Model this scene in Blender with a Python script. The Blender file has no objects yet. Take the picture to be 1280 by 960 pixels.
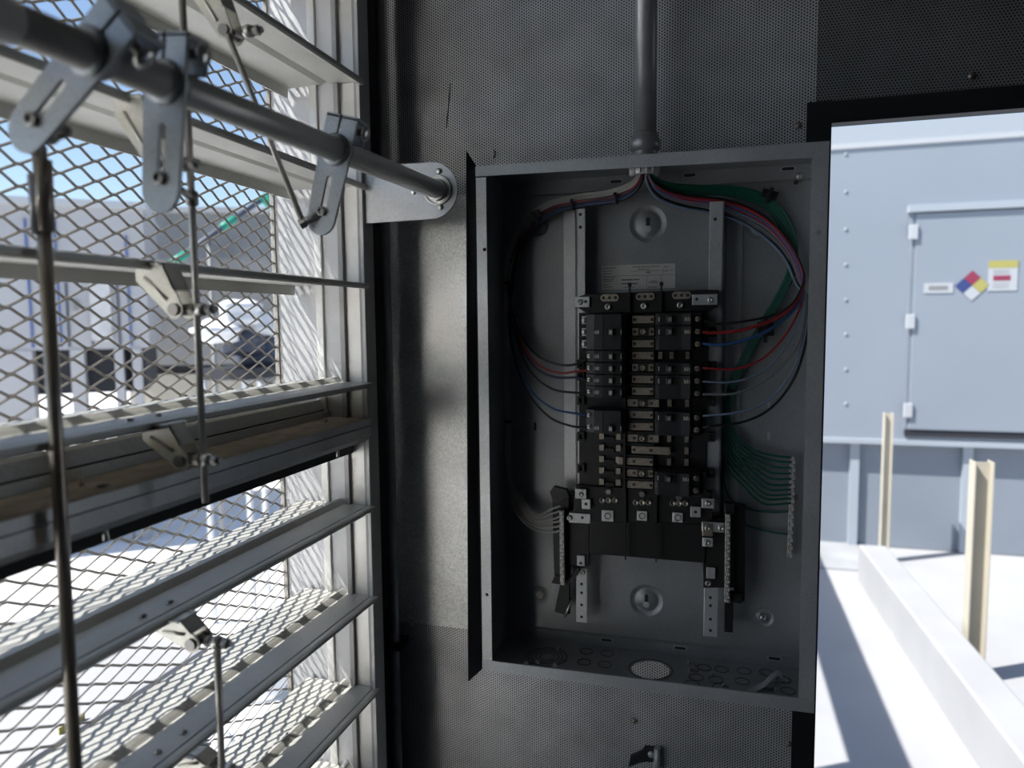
import bpy, math, random
from mathutils import Vector, Matrix
from mathutils.geometry import tessellate_polygon

# ------------------------------------------------------------------ camera, sky, sun, exposure
S = bpy.context.scene
COL = S.collection
F_PX, YAW, PITCH, ROLL = 901.66, math.radians(15.9927), math.radians(4.9022), math.radians(-0.5652)
CAM = Vector((0.3668, -1.2345, 0.5716))
fw = Vector((-math.sin(YAW)*math.cos(PITCH), math.cos(YAW)*math.cos(PITCH), -math.sin(PITCH)))
rt = Vector((math.cos(YAW), math.sin(YAW), 0)); up = rt.cross(fw)
cr, sr = math.cos(ROLL), math.sin(ROLL)
RT = cr*rt + sr*up; UP = -sr*rt + cr*up; FW = fw

cam_d = bpy.data.cameras.new('camera'); cam = bpy.data.objects.new('camera', cam_d); COL.objects.link(cam)
cam.matrix_world = Matrix(((RT.x, UP.x, -FW.x, CAM.x), (RT.y, UP.y, -FW.y, CAM.y), (RT.z, UP.z, -FW.z, CAM.z), (0, 0, 0, 1)))
cam_d.sensor_width = 36; cam_d.lens = 36*F_PX/1280; cam_d.clip_start = .01; cam_d.clip_end = 500
cam_d.dof.use_dof = True; cam_d.dof.focus_distance = 1.15; cam_d.dof.aperture_fstop = 3.4
S.camera = cam

SUN_EL = math.radians(53)
SUN_TO = Vector((.857*math.cos(SUN_EL), .515*math.cos(SUN_EL), -math.sin(SUN_EL)))
sun_d = bpy.data.lights.new('sun', 'SUN'); sun_d.energy = 4.8; sun_d.angle = math.radians(.55); sun_d.color = (1, .965, .9)
sun = bpy.data.objects.new('sun', sun_d); COL.objects.link(sun)
sun.rotation_euler = SUN_TO.to_track_quat('-Z', 'Y').to_euler(); sun.location = (-3, -2, 5)
W = bpy.data.worlds.new('sky'); S.world = W; W.use_nodes = True
nt = W.node_tree; bg = nt.nodes['Background']
sky = nt.nodes.new('ShaderNodeTexSky'); sky.sky_type = 'NISHITA'; sky.sun_disc = False
sky.sun_elevation = SUN_EL; sky.sun_rotation = math.atan2(-.857, -.515); sky.altitude = 300; sky.air_density = 1.0; sky.dust_density = .6
nt.links.new(sky.outputs[0], bg.inputs[0]); bg.inputs[1].default_value = .098
S.view_settings.view_transform = 'Standard'; S.view_settings.look = 'None'; S.view_settings.gamma = 1
S.view_settings.use_curve_mapping = False
S.view_settings.exposure = 0.95
S.cycles.use_denoising = True; S.cycles.max_bounces = 10; S.cycles.diffuse_bounces = 6; S.cycles.glossy_bounces = 5
S.cycles.sample_clamp_indirect = 25; S.cycles.blur_glossy = 0.0

def at(px, py, axis, v):
    """point of the place seen at a photo pixel, on the plane axis = v"""
    d = RT*((px-640)/F_PX) + UP*((480-py)/F_PX) + FW
    i = 'xyz'.index(axis)
    return CAM + d*((v-CAM[i])/d[i])

# ------------------------------------------------------------------ materials
MATS = {}
def nodes_of(m):
    m.use_nodes = True; n = m.node_tree; return n, n.nodes['Principled BSDF']
def mat(name, col, rough=.5, metal=0., var=.0, scale=30., bump=0., bscale=200., spec=.5, stretch=None, dark=None):
    m = bpy.data.materials.new(name); n, b = nodes_of(m); L = n.links
    b.inputs['Roughness'].default_value = rough; b.inputs['Metallic'].default_value = metal
    b.inputs['Specular IOR Level'].default_value = spec
    b.inputs['Base Color'].default_value = (*col, 1)
    if var or bump:
        tc = n.nodes.new('ShaderNodeTexCoord'); src = tc.outputs['Object']
        if stretch:
            mp = n.nodes.new('ShaderNodeMapping'); mp.inputs['Scale'].default_value = stretch; L.new(src, mp.inputs[0]); src = mp.outputs[0]
    if var:
        nz = n.nodes.new('ShaderNodeTexNoise'); nz.inputs['Scale'].default_value = scale; nz.inputs['Detail'].default_value = 5
        L.new(src, nz.inputs['Vector'])
        rp = n.nodes.new('ShaderNodeValToRGB'); rp.color_ramp.elements[0].position = .3; rp.color_ramp.elements[1].position = .7
        lo = [max(0, c*(1-var)) for c in col]; hi = [min(1, c*(1+var)) for c in col]
        rp.color_ramp.elements[0].color = (*lo, 1); rp.color_ramp.elements[1].color = (*hi, 1)
        L.new(nz.outputs['Fac'], rp.inputs[0]); L.new(rp.outputs[0], b.inputs['Base Color'])
    if bump:
        n2 = n.nodes.new('ShaderNodeTexNoise'); n2.inputs['Scale'].default_value = bscale; n2.inputs['Detail'].default_value = 3
        L.new(src, n2.inputs['Vector'])
        bp = n.nodes.new('ShaderNodeBump'); bp.inputs['Strength'].default_value = bump; bp.inputs['Distance'].default_value = .002
        L.new(n2.outputs['Fac'], bp.inputs['Height']); L.new(bp.outputs[0], b.inputs['Normal'])
    MATS[name] = m; return m
def galvanized(name, col, rough, scale=260., amt=.3, metal=.75, big=.12):
    m = bpy.data.materials.new(name); n, b = nodes_of(m); L = n.links
    tc = n.nodes.new('ShaderNodeTexCoord'); vo = n.nodes.new('ShaderNodeTexVoronoi'); vo.inputs['Scale'].default_value = scale
    L.new(tc.outputs['Object'], vo.inputs['Vector'])
    nz = n.nodes.new('ShaderNodeTexNoise'); nz.inputs['Scale'].default_value = 9; nz.inputs['Detail'].default_value = 6
    L.new(tc.outputs['Object'], nz.inputs['Vector'])
    bw = n.nodes.new('ShaderNodeRGBToBW'); L.new(vo.outputs['Color'], bw.inputs[0])
    m1 = n.nodes.new('ShaderNodeMapRange'); m1.inputs[3].default_value = 1-amt; m1.inputs[4].default_value = 1+amt; L.new(bw.outputs[0], m1.inputs[0])
    m2 = n.nodes.new('ShaderNodeMapRange'); m2.inputs[1].default_value = .3; m2.inputs[2].default_value = .7
    m2.inputs[3].default_value = 1-big; m2.inputs[4].default_value = 1+big; L.new(nz.outputs['Fac'], m2.inputs[0])
    mu = n.nodes.new('ShaderNodeMath'); mu.operation = 'MULTIPLY'; L.new(m1.outputs[0], mu.inputs[0]); L.new(m2.outputs[0], mu.inputs[1])
    sc = n.nodes.new('ShaderNodeVectorMath'); sc.operation = 'SCALE'; sc.inputs[0].default_value = col; L.new(mu.outputs[0], sc.inputs['Scale'])
    L.new(sc.outputs[0], b.inputs['Base Color'])
    b.inputs['Metallic'].default_value = metal
    m3 = n.nodes.new('ShaderNodeMapRange'); m3.inputs[3].default_value = rough-.08; m3.inputs[4].default_value = rough+.1; L.new(bw.outputs[0], m3.inputs[0])
    L.new(m3.outputs[0], b.inputs['Roughness'])
    MATS[name] = m; return m
def perforated(name, col, axes, rough=.5, metal=.6, pitch=.00476, rad=.26, turn=False):
    """sheet metal punched with staggered round holes over black lining"""
    m = bpy.data.materials.new(name); n, b = nodes_of(m); L = n.links
    tc = n.nodes.new('ShaderNodeTexCoord'); sp = n.nodes.new('ShaderNodeSeparateXYZ'); L.new(tc.outputs['Object'], sp.inputs[0])
    cb = n.nodes.new('ShaderNodeCombineXYZ')
    a, c = axes if not turn else axes[::-1]
    L.new(sp.outputs['XYZ'.index(a)], cb.inputs[0]); L.new(sp.outputs['XYZ'.index(c)], cb.inputs[1])
    cell = (math.sqrt(3), 1., 1.)
    def dist(off):
        v = n.nodes.new('ShaderNodeVectorMath'); v.operation = 'MULTIPLY_ADD'
        v.inputs[1].default_value = (1/pitch/cell[0], 1/pitch/cell[1], 0); v.inputs[2].default_value = (off, off, 0); L.new(cb.outputs[0], v.inputs[0])
        f = n.nodes.new('ShaderNodeVectorMath'); f.operation = 'FRACTION'; L.new(v.outputs[0], f.inputs[0])
        s = n.nodes.new('ShaderNodeVectorMath'); s.operation = 'SUBTRACT'; s.inputs[1].default_value = (.5, .5, 0); L.new(f.outputs[0], s.inputs[0])
        k = n.nodes.new('ShaderNodeVectorMath'); k.operation = 'MULTIPLY'; k.inputs[1].default_value = (cell[0], cell[1], 0); L.new(s.outputs[0], k.inputs[0])
        l = n.nodes.new('ShaderNodeVectorMath'); l.operation = 'LENGTH'; L.new(k.outputs[0], l.inputs[0]); return l.outputs['Value']
    mn = n.nodes.new('ShaderNodeMath'); mn.operation = 'MINIMUM'; L.new(dist(0), mn.inputs[0]); L.new(dist(.5), mn.inputs[1])
    mr = n.nodes.new('ShaderNodeMapRange'); mr.inputs[1].default_value = rad-.03; mr.inputs[2].default_value = rad+.03; L.new(mn.outputs[0], mr.inputs[0])
    nz = n.nodes.new('ShaderNodeTexNoise'); nz.inputs['Scale'].default_value = 14; nz.inputs['Detail'].default_value = 6; L.new(tc.outputs['Object'], nz.inputs['Vector'])
    rp = n.nodes.new('ShaderNodeValToRGB'); rp.color_ramp.elements[0].position = .3; rp.color_ramp.elements[1].position = .7
    rp.color_ramp.elements[0].color = (*[c_*.82 for c_ in col], 1); rp.color_ramp.elements[1].color = (*[c_*1.12 for c_ in col], 1)
    L.new(nz.outputs['Fac'], rp.inputs[0])
    mx = n.nodes.new('ShaderNodeMix'); mx.data_type = 'RGBA'; mx.inputs[6].default_value = (.006, .006, .008, 1)
    L.new(mr.outputs[0], mx.inputs[0]); L.new(rp.outputs[0], mx.inputs[7]); L.new(mx.outputs[2], b.inputs['Base Color'])
    mm = n.nodes.new('ShaderNodeMath'); mm.operation = 'MULTIPLY'; mm.inputs[1].default_value = metal; L.new(mr.outputs[0], mm.inputs[0]); L.new(mm.outputs[0], b.inputs['Metallic'])
    m5 = n.nodes.new('ShaderNodeMapRange'); m5.inputs[3].default_value = 0; m5.inputs[4].default_value = .5; L.new(mr.outputs[0], m5.inputs[0]); L.new(m5.outputs[0], b.inputs['Specular IOR Level'])
    b.inputs['Roughness'].default_value = rough
    MATS[name] = m; return m

galvanized('galv', (.50, .52, .55), .42, 420, .10, .4)
galvanized('galv_bright', (.70, .71, .72), .38, 420, .10, .35)  # lighter galv; left rim and left rail have their lit side put into it
galvanized('galv_sheet', (.74, .75, .76), .42, 330, .22, .35)
galvanized('zinc', (.38, .405, .435), .42, 600, .16, .7)
galvanized('box_steel', (.34, .355, .375), .44, 500, .10, .45)
galvanized('alu', (.52, .52, .51), .40, 40, .05, .45, .10)
galvanized('alu_blade', (.48, .48, .455), .46, 300, .06, .35, .12)
galvanized('alu_dull', (.55, .55, .555), .5, 300, .10, .45, .16)
galvanized('alu_jamb', (.40, .405, .42), .5, 40, .05, .25, .12)
galvanized('alu_grey', (.24, .24, .24), .5, 120, .06, .3, .14)
galvanized('mesh_steel', (.22, .21, .195), .45, 300, .10, .4)
galvanized('clip_plate', (.62, .61, .56), .42, 700, .14, .7)
perforated('perf_wall', (.63, .635, .655), 'XZ', metal=.25)
perforated('perf_header', (.22, .225, .235), 'XZ', metal=.2, turn=True)
perforated('perf_black', (.03, .03, .033), 'YZ', metal=.1)
mat('shaft', (.60, .59, .575), .36, .35, .12, 18, .15, 120, stretch=(1, .15, 1))
mat('rod_steel', (.58, .55, .51), .33, .4, .15, 60)
mat('rod_dark', (.34, .30, .26), .28, .6, .2, 40)
mat('pipe', (.42, .43, .45), .34, .5, .10, 25)
mat('screw', (.62, .62, .60), .28, .95)
mat('nut', (.30, .29, .28), .35, .9)
mat('black_plastic', (.012, .012, .013), .42, 0, .2, 60)
mat('breaker_black', (.020, .021, .024), .40, 0, .15, 60)
mat('breaker_grey', (.040, .043, .05), .45, 0, .1, 60)
mat('black_metal', (.022, .023, .026), .5, .2, .2, 20)
mat('seal_black', (.006, .006, .006), .7)
mat('bus_tin', (.44, .39, .33), .38, .8, .25, 300)
mat('print_light', (.55, .55, .52), .5)
mat('print_warm', (.5, .47, .36), .5)
mat('label_paper', (.62, .62, .61), .5)
mat('print_black', (.03, .03, .03), .6)
mat('dirt', (.52, .45, .37), .85, .1, .25, 40)
for nme, c in dict(wire_black=(.012, .012, .013), wire_red=(.30, .02, .025), wire_blue=(.03, .09, .24), wire_lightblue=(.16, .22, .32),
                   wire_white=(.40, .39, .365), wire_green=(.010, .10, .068), wire_navy=(.02, .025, .08), wire_grey=(.16, .17, .19)).items():
    mat(nme, c, .38)
mat('roof_white', (.82, .82, .82), .7, 0, .06, 2.5)  # left part of the roof, kept whiter to bounce more daylight indoors
mat('roof_white_dim', (.35, .355, .37), .7, 0, .06, 2.5)  # same white roof, colour darkened so its sunlit part keeps tone
mat('roof_grey', (.30, .31, .33), .8, 0, .15, 3)
mat('shelter_paint', (.24, .275, .325), .5, 0, .04, 1.2)
mat('shelter_skirt', (.205, .235, .28), .55, 0, .06, 2)
mat('shelter_trim', (.33, .37, .42), .45)
mat('cabinet_paint', (.37, .37, .385), .5, 0, .05, 2)
mat('black_and_shade', (.02, .022, .03), .7)  # near-black for the shade under cabinet and container, and for dark parts
mat('blue_trim', (.06, .11, .30), .5)
mat('concrete_grey', (.22, .222, .225), .75, 0, .12, 3)
mat('cream', (.46, .43, .36), .6, 0, .06, 4)
mat('green_fitting', (.02, .30, .20), .45)
mat('white_wrap', (.80, .81, .83), .45, 0, .05, 6, .4, 12)
mat('machine_dark', (.05, .06, .09), .5, 0, .3, 6)
mat('sign_white', (.42, .44, .47), .5)
mat('sign_red', (.24, .03, .07), .5)
mat('sign_blue', (.03, .05, .18), .5)
mat('sign_yellow', (.36, .33, .10), .5)
mat('room_dark', (.10, .10, .105), .6, .0, .1, 3)
mat('floor_plate', (.08, .08, .08), .55, .1, .15, 4)

# ------------------------------------------------------------------ mesh helpers
def perp(d):
    d = d.normalized(); a = Vector((0, 0, 1)) if abs(d.z) < .9 else Vector((1, 0, 0))
    u = d.cross(a).normalized(); return u, d.cross(u).normalized()
class MB:
    def __init__(s): s.v = []; s.f = []; s.sm = []
    def add(s, vs, fs, smooth=False):
        o = len(s.v); s.v += [Vector(v) for v in vs]; s.f += [tuple(i+o for i in f) for f in fs]; s.sm += [smooth]*len(fs); return s
    def box(s, x0, x1, y0, y1, z0, z1):
        x0, x1 = min(x0, x1), max(x0, x1); y0, y1 = min(y0, y1), max(y0, y1); z0, z1 = min(z0, z1), max(z0, z1)
        return s.add([(x0, y0, z0), (x1, y0, z0), (x1, y1, z0), (x0, y1, z0), (x0, y0, z1), (x1, y0, z1), (x1, y1, z1), (x0, y1, z1)],
                     [(3, 2, 1, 0), (4, 5, 6, 7), (0, 1, 5, 4), (1, 2, 6, 5), (2, 3, 7, 6), (3, 0, 4, 7)])
    def cyl(s, p0, p1, r, n=14, r2=None, smooth=True):
        p0, p1 = Vector(p0), Vector(p1); u, w = perp(p1-p0); r2 = r if r2 is None else r2
        a = [p0+(u*math.cos(t)+w*math.sin(t))*r for t in [2*math.pi*i/n for i in range(n)]]
        b = [p1+(u*math.cos(t)+w*math.sin(t))*r2 for t in [2*math.pi*i/n for i in range(n)]]
        s.add(a+b, [(i, (i+1) % n, n+(i+1) % n, n+i) for i in range(n)], smooth)
        o = len(s.v)-2*n; s.f += [tuple(o+i for i in reversed(range(n))), tuple(o+n+i for i in range(n))]; s.sm += [False, False]; return s
    def lathe(s, c, d, prof, n=24, smooth=True):
        """profile of (radius, height) round the axis d through c"""
        c, d = Vector(c), Vector(d).normalized(); u, w = perp(d); vs = []
        for r, h in prof: vs += [c+d*h+(u*math.cos(2*math.pi*i/n)+w*math.sin(2*math.pi*i/n))*r for i in range(n)]
        fs = [(k*n+i, k*n+(i+1) % n, (k+1)*n+(i+1) % n, (k+1)*n+i) for k in range(len(prof)-1) for i in range(n)]
        return s.add(vs, fs, smooth)
    def tube(s, pts, r, n=8, cap=True, smooth=True):
        pts = [Vector(p) for p in pts]; m = len(pts); tg = [(pts[min(i+1, m-1)]-pts[max(i-1, 0)]).normalized() for i in range(m)]
        u, w = perp(tg[0]); vs = []
        for i in range(m):
            u = (u-tg[i]*u.dot(tg[i])).normalized(); w = tg[i].cross(u)
            vs += [pts[i]+(u*math.cos(2*math.pi*k/n)+w*math.sin(2*math.pi*k/n))*r for k in range(n)]
        fs = [(i*n+k, i*n+(k+1) % n, (i+1)*n+(k+1) % n, (i+1)*n+k) for i in range(m-1) for k in range(n)]
        s.add(vs, fs, smooth)
        if cap:
            o = len(s.v)-m*n; s.f += [tuple(o+i for i in reversed(range(n))), tuple(o+(m-1)*n+i for i in range(n))]; s.sm += [False, False]
        return s
    def prism(s, loops, axis, a0, a1):
        """2-D outline (with hole loops) extruded along an axis; outline is (x,z) for y, (y,z) for x, (x,y) for z"""
        if not isinstance(loops[0][0], (tuple, list, Vector)): loops = [loops]
        def P(q, a):
            return {'x': (a, q[0], q[1]), 'y': (q[0], a, q[1]), 'z': (q[0], q[1], a)}[axis]
        flat = [q for l in loops for q in l]; n = len(flat)
        if len(loops) == 1: tris = [tuple(range(n))]
        else: tris = [tuple(t) for t in tessellate_polygon([[Vector((q[0], q[1], 0)) for q in l] for l in loops])]
        vs = [P(q, a0) for q in flat]+[P(q, a1) for q in flat]
        fs = [t for t in tris]+[tuple(i+n for i in reversed(t)) for t in tris]; o = 0
        for l in loops:
            k = len(l); fs += [(o+i, o+(i+1) % k, n+o+(i+1) % k, n+o+i) for i in range(k)]; o += k
        return s.add(vs, fs)
    def build(s, name, material, parent=None, bevel=0, label=None):
        me = bpy.data.meshes.new(name); off = parent_loc(parent)
        me.from_pydata([tuple(v-off) for v in s.v], [], s.f); me.validate()
        if len(me.polygons) == len(s.sm): me.polygons.foreach_set('use_smooth', s.sm)
        import bmesh
        bm = bmesh.new(); bm.from_mesh(me); bmesh.ops.recalc_face_normals(bm, faces=bm.faces); bm.to_mesh(me); bm.free()
        me.materials.append(MATS[material]); o = bpy.data.objects.new(name, me); COL.objects.link(o)
        if parent: o.parent = parent
        if bevel:
            b = o.modifiers.new('bevel', 'BEVEL'); b.width = bevel; b.segments = 2; b.limit_method = 'ANGLE'; b.angle_limit = math.radians(40)
        if label: o['label'] = label
        return o
def parent_loc(p):
    v = Vector((0, 0, 0))
    while p: v += p.location; p = p.parent
    return v
def tag(o, label=None, cat=None, group=None, kind=None):
    for k, v in (('label', label), ('category', cat), ('group', group), ('kind', kind)):
        if v: o[k] = v
    return o
def thing(name, loc, label, cat, group=None):
    o = bpy.data.objects.new(name, None); o.empty_display_size = .02; COL.objects.link(o); o.location = loc
    return tag(o, label, cat, group)
def copy_tree(o, parent=None):
    c = o.copy(); COL.objects.link(c); c.parent = parent
    for ch in o.children: copy_tree(ch, c)
    return c
def circle(cx, cy, r, n=24, ry=None): return [(cx+r*math.cos(2*math.pi*i/n), cy+(ry or r)*math.sin(2*math.pi*i/n)) for i in range(n)]
def slot(cx, cy, L, r, ang, n=8):
    """rounded slot outline of half length L and radius r, turned by ang"""
    q = []
    for sgn, a0 in ((1, -math.pi/2), (-1, math.pi/2)):
        for i in range(n+1):
            a = a0+math.pi*i/n; q.append((sgn*L+r*math.cos(a), r*math.sin(a)))
    c, s_ = math.cos(ang), math.sin(ang)
    return [(cx+c*x-s_*y, cy+s_*x+c*y) for x, y in q]
def smooth_path(pts, k=6):
    pts = [Vector(p) for p in pts]; P = [pts[0]*2-pts[1]]+pts+[pts[-1]*2-pts[-2]]; out = []
    for i in range(1, len(P)-2):
        a, b, c, d = P[i-1], P[i], P[i+1], P[i+2]
        for j in range(k):
            t = j/k; out.append(.5*((2*b)+(c-a)*t+(2*a-5*b+4*c-d)*t*t+(3*b-a-3*c+d)*t**3))
    out.append(pts[-1]); return out
rnd = random.Random(7)
def struct(name, mb, m, parent=None): return tag(mb.build(name, m, parent), kind='structure')
ORD = ['first', 'second', 'third', 'fourth', 'fifth', 'sixth', 'seventh', 'eighth', 'ninth', 'tenth', 'eleventh', 'twelfth', 'thirteenth']

#@SECTION room
# ------------------------------------------------------------------ the room
FLOOR, CEIL = -1.02, 1.55
DX0, DX1, DZ1 = .529, 1.45, .871           # doorway
XW = -.232                                 # inner face of the left wall beside the louver
floor_ = struct('floor', MB().box(XW-.06, 2.6, -3.2, .06, FLOOR-.04, FLOOR), 'floor_plate')
ceil_ = struct('ceiling', MB().box(XW-.06, 2.6, -3.2, .06, CEIL, CEIL+.04), 'room_dark')
struct('wall_right', MB().box(2.6, 2.64, -3.2, .06, FLOOR, CEIL), 'room_dark')
struct('wall_rear', MB().box(XW-.06, 2.64, -3.24, -3.2, FLOOR, CEIL), 'room_dark')
wb = struct('wall_back', MB().box(XW-.05, DX0-.03, .004, .02, FLOOR, CEIL).box(DX0-.03, DX1+.03, .004, .02, DZ1+.03, CEIL).box(DX1+.03, 2.6, .004, .02, FLOOR, CEIL), 'black_metal')
SEAM = at(786, 900, 'y', 0).x; SEAM2 = at(824, 60, 'y', 0).x
PX1 = at(1007, 60, 'y', 0).x; PXB = at(996, 930, 'y', 0).x
MB().box(XW, SEAM2, -.001, .004, FLOOR, CEIL).build('perforated_panel', 'perf_wall', wb)
MB().box(SEAM2-.032, PXB+.004, -.003, -.001, FLOOR, CEIL).build('perforated_panel', 'perf_wall', wb)
MB().box(PX1+.003, DX1+.2, -.002, .004, DZ1+.034, CEIL).build('perforated_panel', 'perf_header', wb)
MB().box(DX1+.04, 2.6, -.001, .004, FLOOR, DZ1+.03).build('perforated_panel', 'perf_header', wb)
s0, s1 = at(540, 246, 'y', -.003), at(540, 781, 'y', -.003)
MB().box(XW, -.012, -.004, -.001, s1.z, s0.z).build('cover_sheet', 'galv_sheet', wb, label='smooth galvanized sheet left of the enclosure')
for (px, py) in ((998, 157), (793, 901), (986, 930), (1214, 95)):
    p = at(px, py, 'y', -.003); MB().lathe(p+Vector((0, -.0003, 0)), (0, -1, 0), [(0.005, 0), (.0048, .0015), (.003, .003), (0, .0033)], 12).build('screw', 'rod_dark', wb)
for pts in (((563, 104), (561, 130), (558, 160)), ((617, 187), (619, 192), (617, 198))):
    MB().tube([at(*q, 'y', -.0012) for q in pts], .0011, 6).build('scuff_mark', 'black_metal', wb)
# door frame
df = struct('door_1', MB().box(DX0-.036, DX0, -.006, .02, FLOOR, DZ1+.034), 'black_metal')
MB().box(DX0, DX1+.04, -.006, .02, DZ1, DZ1+.033).build('door_header', 'black_metal', df)
MB().box(DX1, DX1+.04, -.006, .02, FLOOR, DZ1).build('door_jamb', 'black_metal', df)
# left wall around the louvers
LY0, LY1 = -1.55, -.165                    # louver from near to far end
LZ0, LZ1 = -.32, 1.36
wl = struct('wall_left', MB().box(XW-.06, XW, LY1+.03, .06, FLOOR, CEIL), 'perf_black')
MB().box(XW-.06, XW+.04, -3.2, -3.0, FLOOR, CEIL).build('wall_panel', 'room_dark', wl)
MB().box(XW-.06, XW+.04, -3.0, LY0-.03, FLOOR, CEIL).build('wall_panel', 'room_dark', wl)
MB().box(XW-.06, XW+.04, LY0-.03, LY1+.03, LZ1+.03, CEIL).build('wall_panel', 'room_dark', wl)
MB().box(XW-.06, XW+.04, LY0-.03, LY1+.03, FLOOR, LZ0-.03).build('wall_panel', 'room_dark', wl)
# thin conduit in the corner
cx = at(486, 480, 'y', -.03)
c0 = thing('corner_conduit', (cx.x, -.03, FLOOR), 'thin dark vertical conduit in the corner beside the louver frame', 'conduit')
MB().cyl((cx.x, -.03, FLOOR), (cx.x, -.03, CEIL), .0085, 14).build('tube', 'pipe', c0)
cz = at(490, 805, 'y', -.03).z
MB().box(cx.x-.016, cx.x+.016, -.042, -.002, cz-.008, cz+.008).build('strap_clamp', 'black_metal', c0, .002)
MB().cyl((cx.x+.022, -.006, cz+.03), (cx.x+.022, -.001, cz+.03), .004, 8).build('strap_screw', 'screw', c0)
#@SECTION louver
# ------------------------------------------------------------------ louvers
XL = sum(at(*q_, 'y', LY1).x for q_ in ((455, 99), (460, 230), (462, 354), (466, 478), (470, 632), (473, 745), (476, 860)))/7
K = 1.086                                  # size of the louver parts
def jx(px): return at(px, 440, 'y', LY1).x
UP_Z = [at(*q_, 'y', LY1).z for q_ in ((455, 99), (460, 230), (462, 354), (466, 478))]; PB = .158
UP_Z = [UP_Z[0]+2*PB, UP_Z[0]+PB]+UP_Z
LO_Z = [at(*q_, 'y', LY1).z for q_ in ((470, 632), (473, 745), (476, 860))]; LO_Z.append(LO_Z[-1]-.151)
def blade_profile(z):
    top = [(0, -.001), (-.004, 0), (-.0105, 0), (-.0118, -.0012), (-.0131, 0), (-.052, .0005), (-.0555, .004), (-.0595, .0075), (-.0645, .0075), (-.068, .003), (-.071, .001), (-.128, .001), (-.130, -.001)]
    bot = [(-.1315, -.015), (-.1285, -.0155), (-.1270, -.0015), (-.071, -.0015), (-.066, .001), (-.0615, .0035), (-.058, .001), (-.0545, -.002), (-.015, -.0022), (-.010, -.0075), (-.0035, -.0085), (-.001, -.006)]
    return [(XL+x*K, z+h*K) for x, h in top+bot]
PIN_DX = .024                              # pin sits inside of the blade edge
def make_louver(zs, z_lo, z_hi, label, brackets):
    r = thing('louver', (XL, LY1, z_lo), label, 'louver')
    jl = MB()
    jl.box(jx(345)-.004, jx(398), LY1+.006, LY1+.012, z_lo, z_hi)
    jl.build('jamb_sheet', 'alu_jamb', r)
    MB().box(jx(398), jx(407), LY1-.004, LY1+.012, z_lo, z_hi).build('jamb_rib', 'alu', r, .0015)
    MB().box(jx(407), jx(428), LY1+.001, LY1+.012, z_lo, z_hi).build('jamb_stop', 'alu_jamb', r, .001)
    MB().box(jx(428), jx(434), LY1-.006, LY1+.012, z_lo, z_hi).build('jamb_rib', 'alu_grey', r, .001)  # the groove's shade is put into this strip's darker colour
    MB().box(jx(434), jx(452), LY1+.002, LY1+.012, z_lo, z_hi).build('jamb_face', 'alu', r)
    MB().box(jx(452), XL-.013, LY1-.003, LY1+.03, z_lo, z_hi).build('jamb_flange', 'alu_grey', r, .001)
    MB().box(XL-.013, XL-.007, LY1-.005, LY1+.03, z_lo, z_hi).build('jamb_edge', 'alu_jamb', r, .001)
    MB().box(jx(345)-.004, XL-.007, LY0-.03, LY0-.002, z_lo, z_hi).build('jamb_sheet', 'alu', r)
    for i, z in enumerate(zs):
        b = MB().prism(blade_profile(z), 'y', LY0, LY1).build('blade', 'alu_blade', r)
        for k, (bpx, bpy, screws) in enumerate(brackets.get(i, ())):
            if screws:
                pin = at(bpx, bpy, 'x', XL+PIN_DX)
                for sx in (-.012, .012):
                    MB().lathe((XL-.028, pin.y+.010+sx*1.6, z), (0, 0, 1), [(.0042, 0), (.004, .002), (.002, .0034), (0, .0036)], 10).build('rivet', 'nut', b)
    for i, bl in brackets.items():
        for (bpx, bpy, _) in bl:
            pin = at(bpx, bpy, 'x', XL+PIN_DX); zb = zs[i]-.003
            br = MB()
            dz = zb-pin.z; c = (pin.x, pin.z)
            arc = [(c[0]+.0095*math.cos(a), c[1]+.0095*math.sin(a)) for a in [math.radians(t) for t in range(35, -146, -18)]]
            poly = [(c[0]-.045, zb), (c[0]-.012, zb)]+arc+[(c[0]-.045, zb-.017)]
            br.prism(poly, 'y', pin.y-.001, pin.y+.001)
            br.prism(poly, 'y', pin.y+.019, pin.y+.021)
            q0, q1 = Vector((c[0]-.012, 0, zb)), Vector((arc[0][0], 0, arc[0][1])); nrm = Vector((q1.z-q0.z, 0, -(q1.x-q0.x))).normalized()*-.0018
            qm = q0.lerp(q1, .66)
            br.prism([(q0.x, q0.z), (qm.x, qm.z), (qm.x-nrm.x, qm.z-nrm.z), (q0.x-nrm.x, q0.z-nrm.z)], 'y', pin.y-.001, pin.y+.021)
            br.box(c[0]-.045, c[0]-.012, pin.y-.006, pin.y+.026, zb-.0018, zb)
            bo = br.build('operating_bracket', 'clip_plate', r)
            a, b_ = Vector((c[0]-.034, pin.y-.0015, zb-.014)), Vector((c[0]-.008, pin.y-.0015, c[1]+.010))
            MB().cyl(a, b_, .0018, 8).build('stiffening_rib', 'clip_plate', bo)
            MB().cyl((c[0], pin.y-.004, c[1]), (c[0], pin.y+.024, c[1]), .0062, 16).build('pivot_pin', 'nut', bo)
            MB().cyl((c[0]+.004, pin.y+.010, c[1]), (c[0]+.040, pin.y+.010, c[1]), .0034, 10).build('swivel_stud', 'screw', bo)
            MB().lathe((c[0]+.012, pin.y+.010, c[1]), (1, 0, 0), [(.003, -.004), (.0058, -.003), (.0058, .003), (.003, .004)], 6, False).build('hex_nut', 'nut', bo)
            MB().lathe((c[0]+.023, pin.y+.010, c[1]), (1, 0, 0), [(.0025, -.0075), (.0058, -.0055), (.0075, 0), (.0058, .0055), (.0025, .0075)], 14).build('ball_joint', 'screw', bo)
            MB().lathe((c[0]+.033, pin.y+.010, c[1]), (1, 0, 0), [(.003, -.003), (.0055, -.003), (.0055, .003), (.003, .003)], 6, False).build('hex_nut', 'nut', bo)
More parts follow.
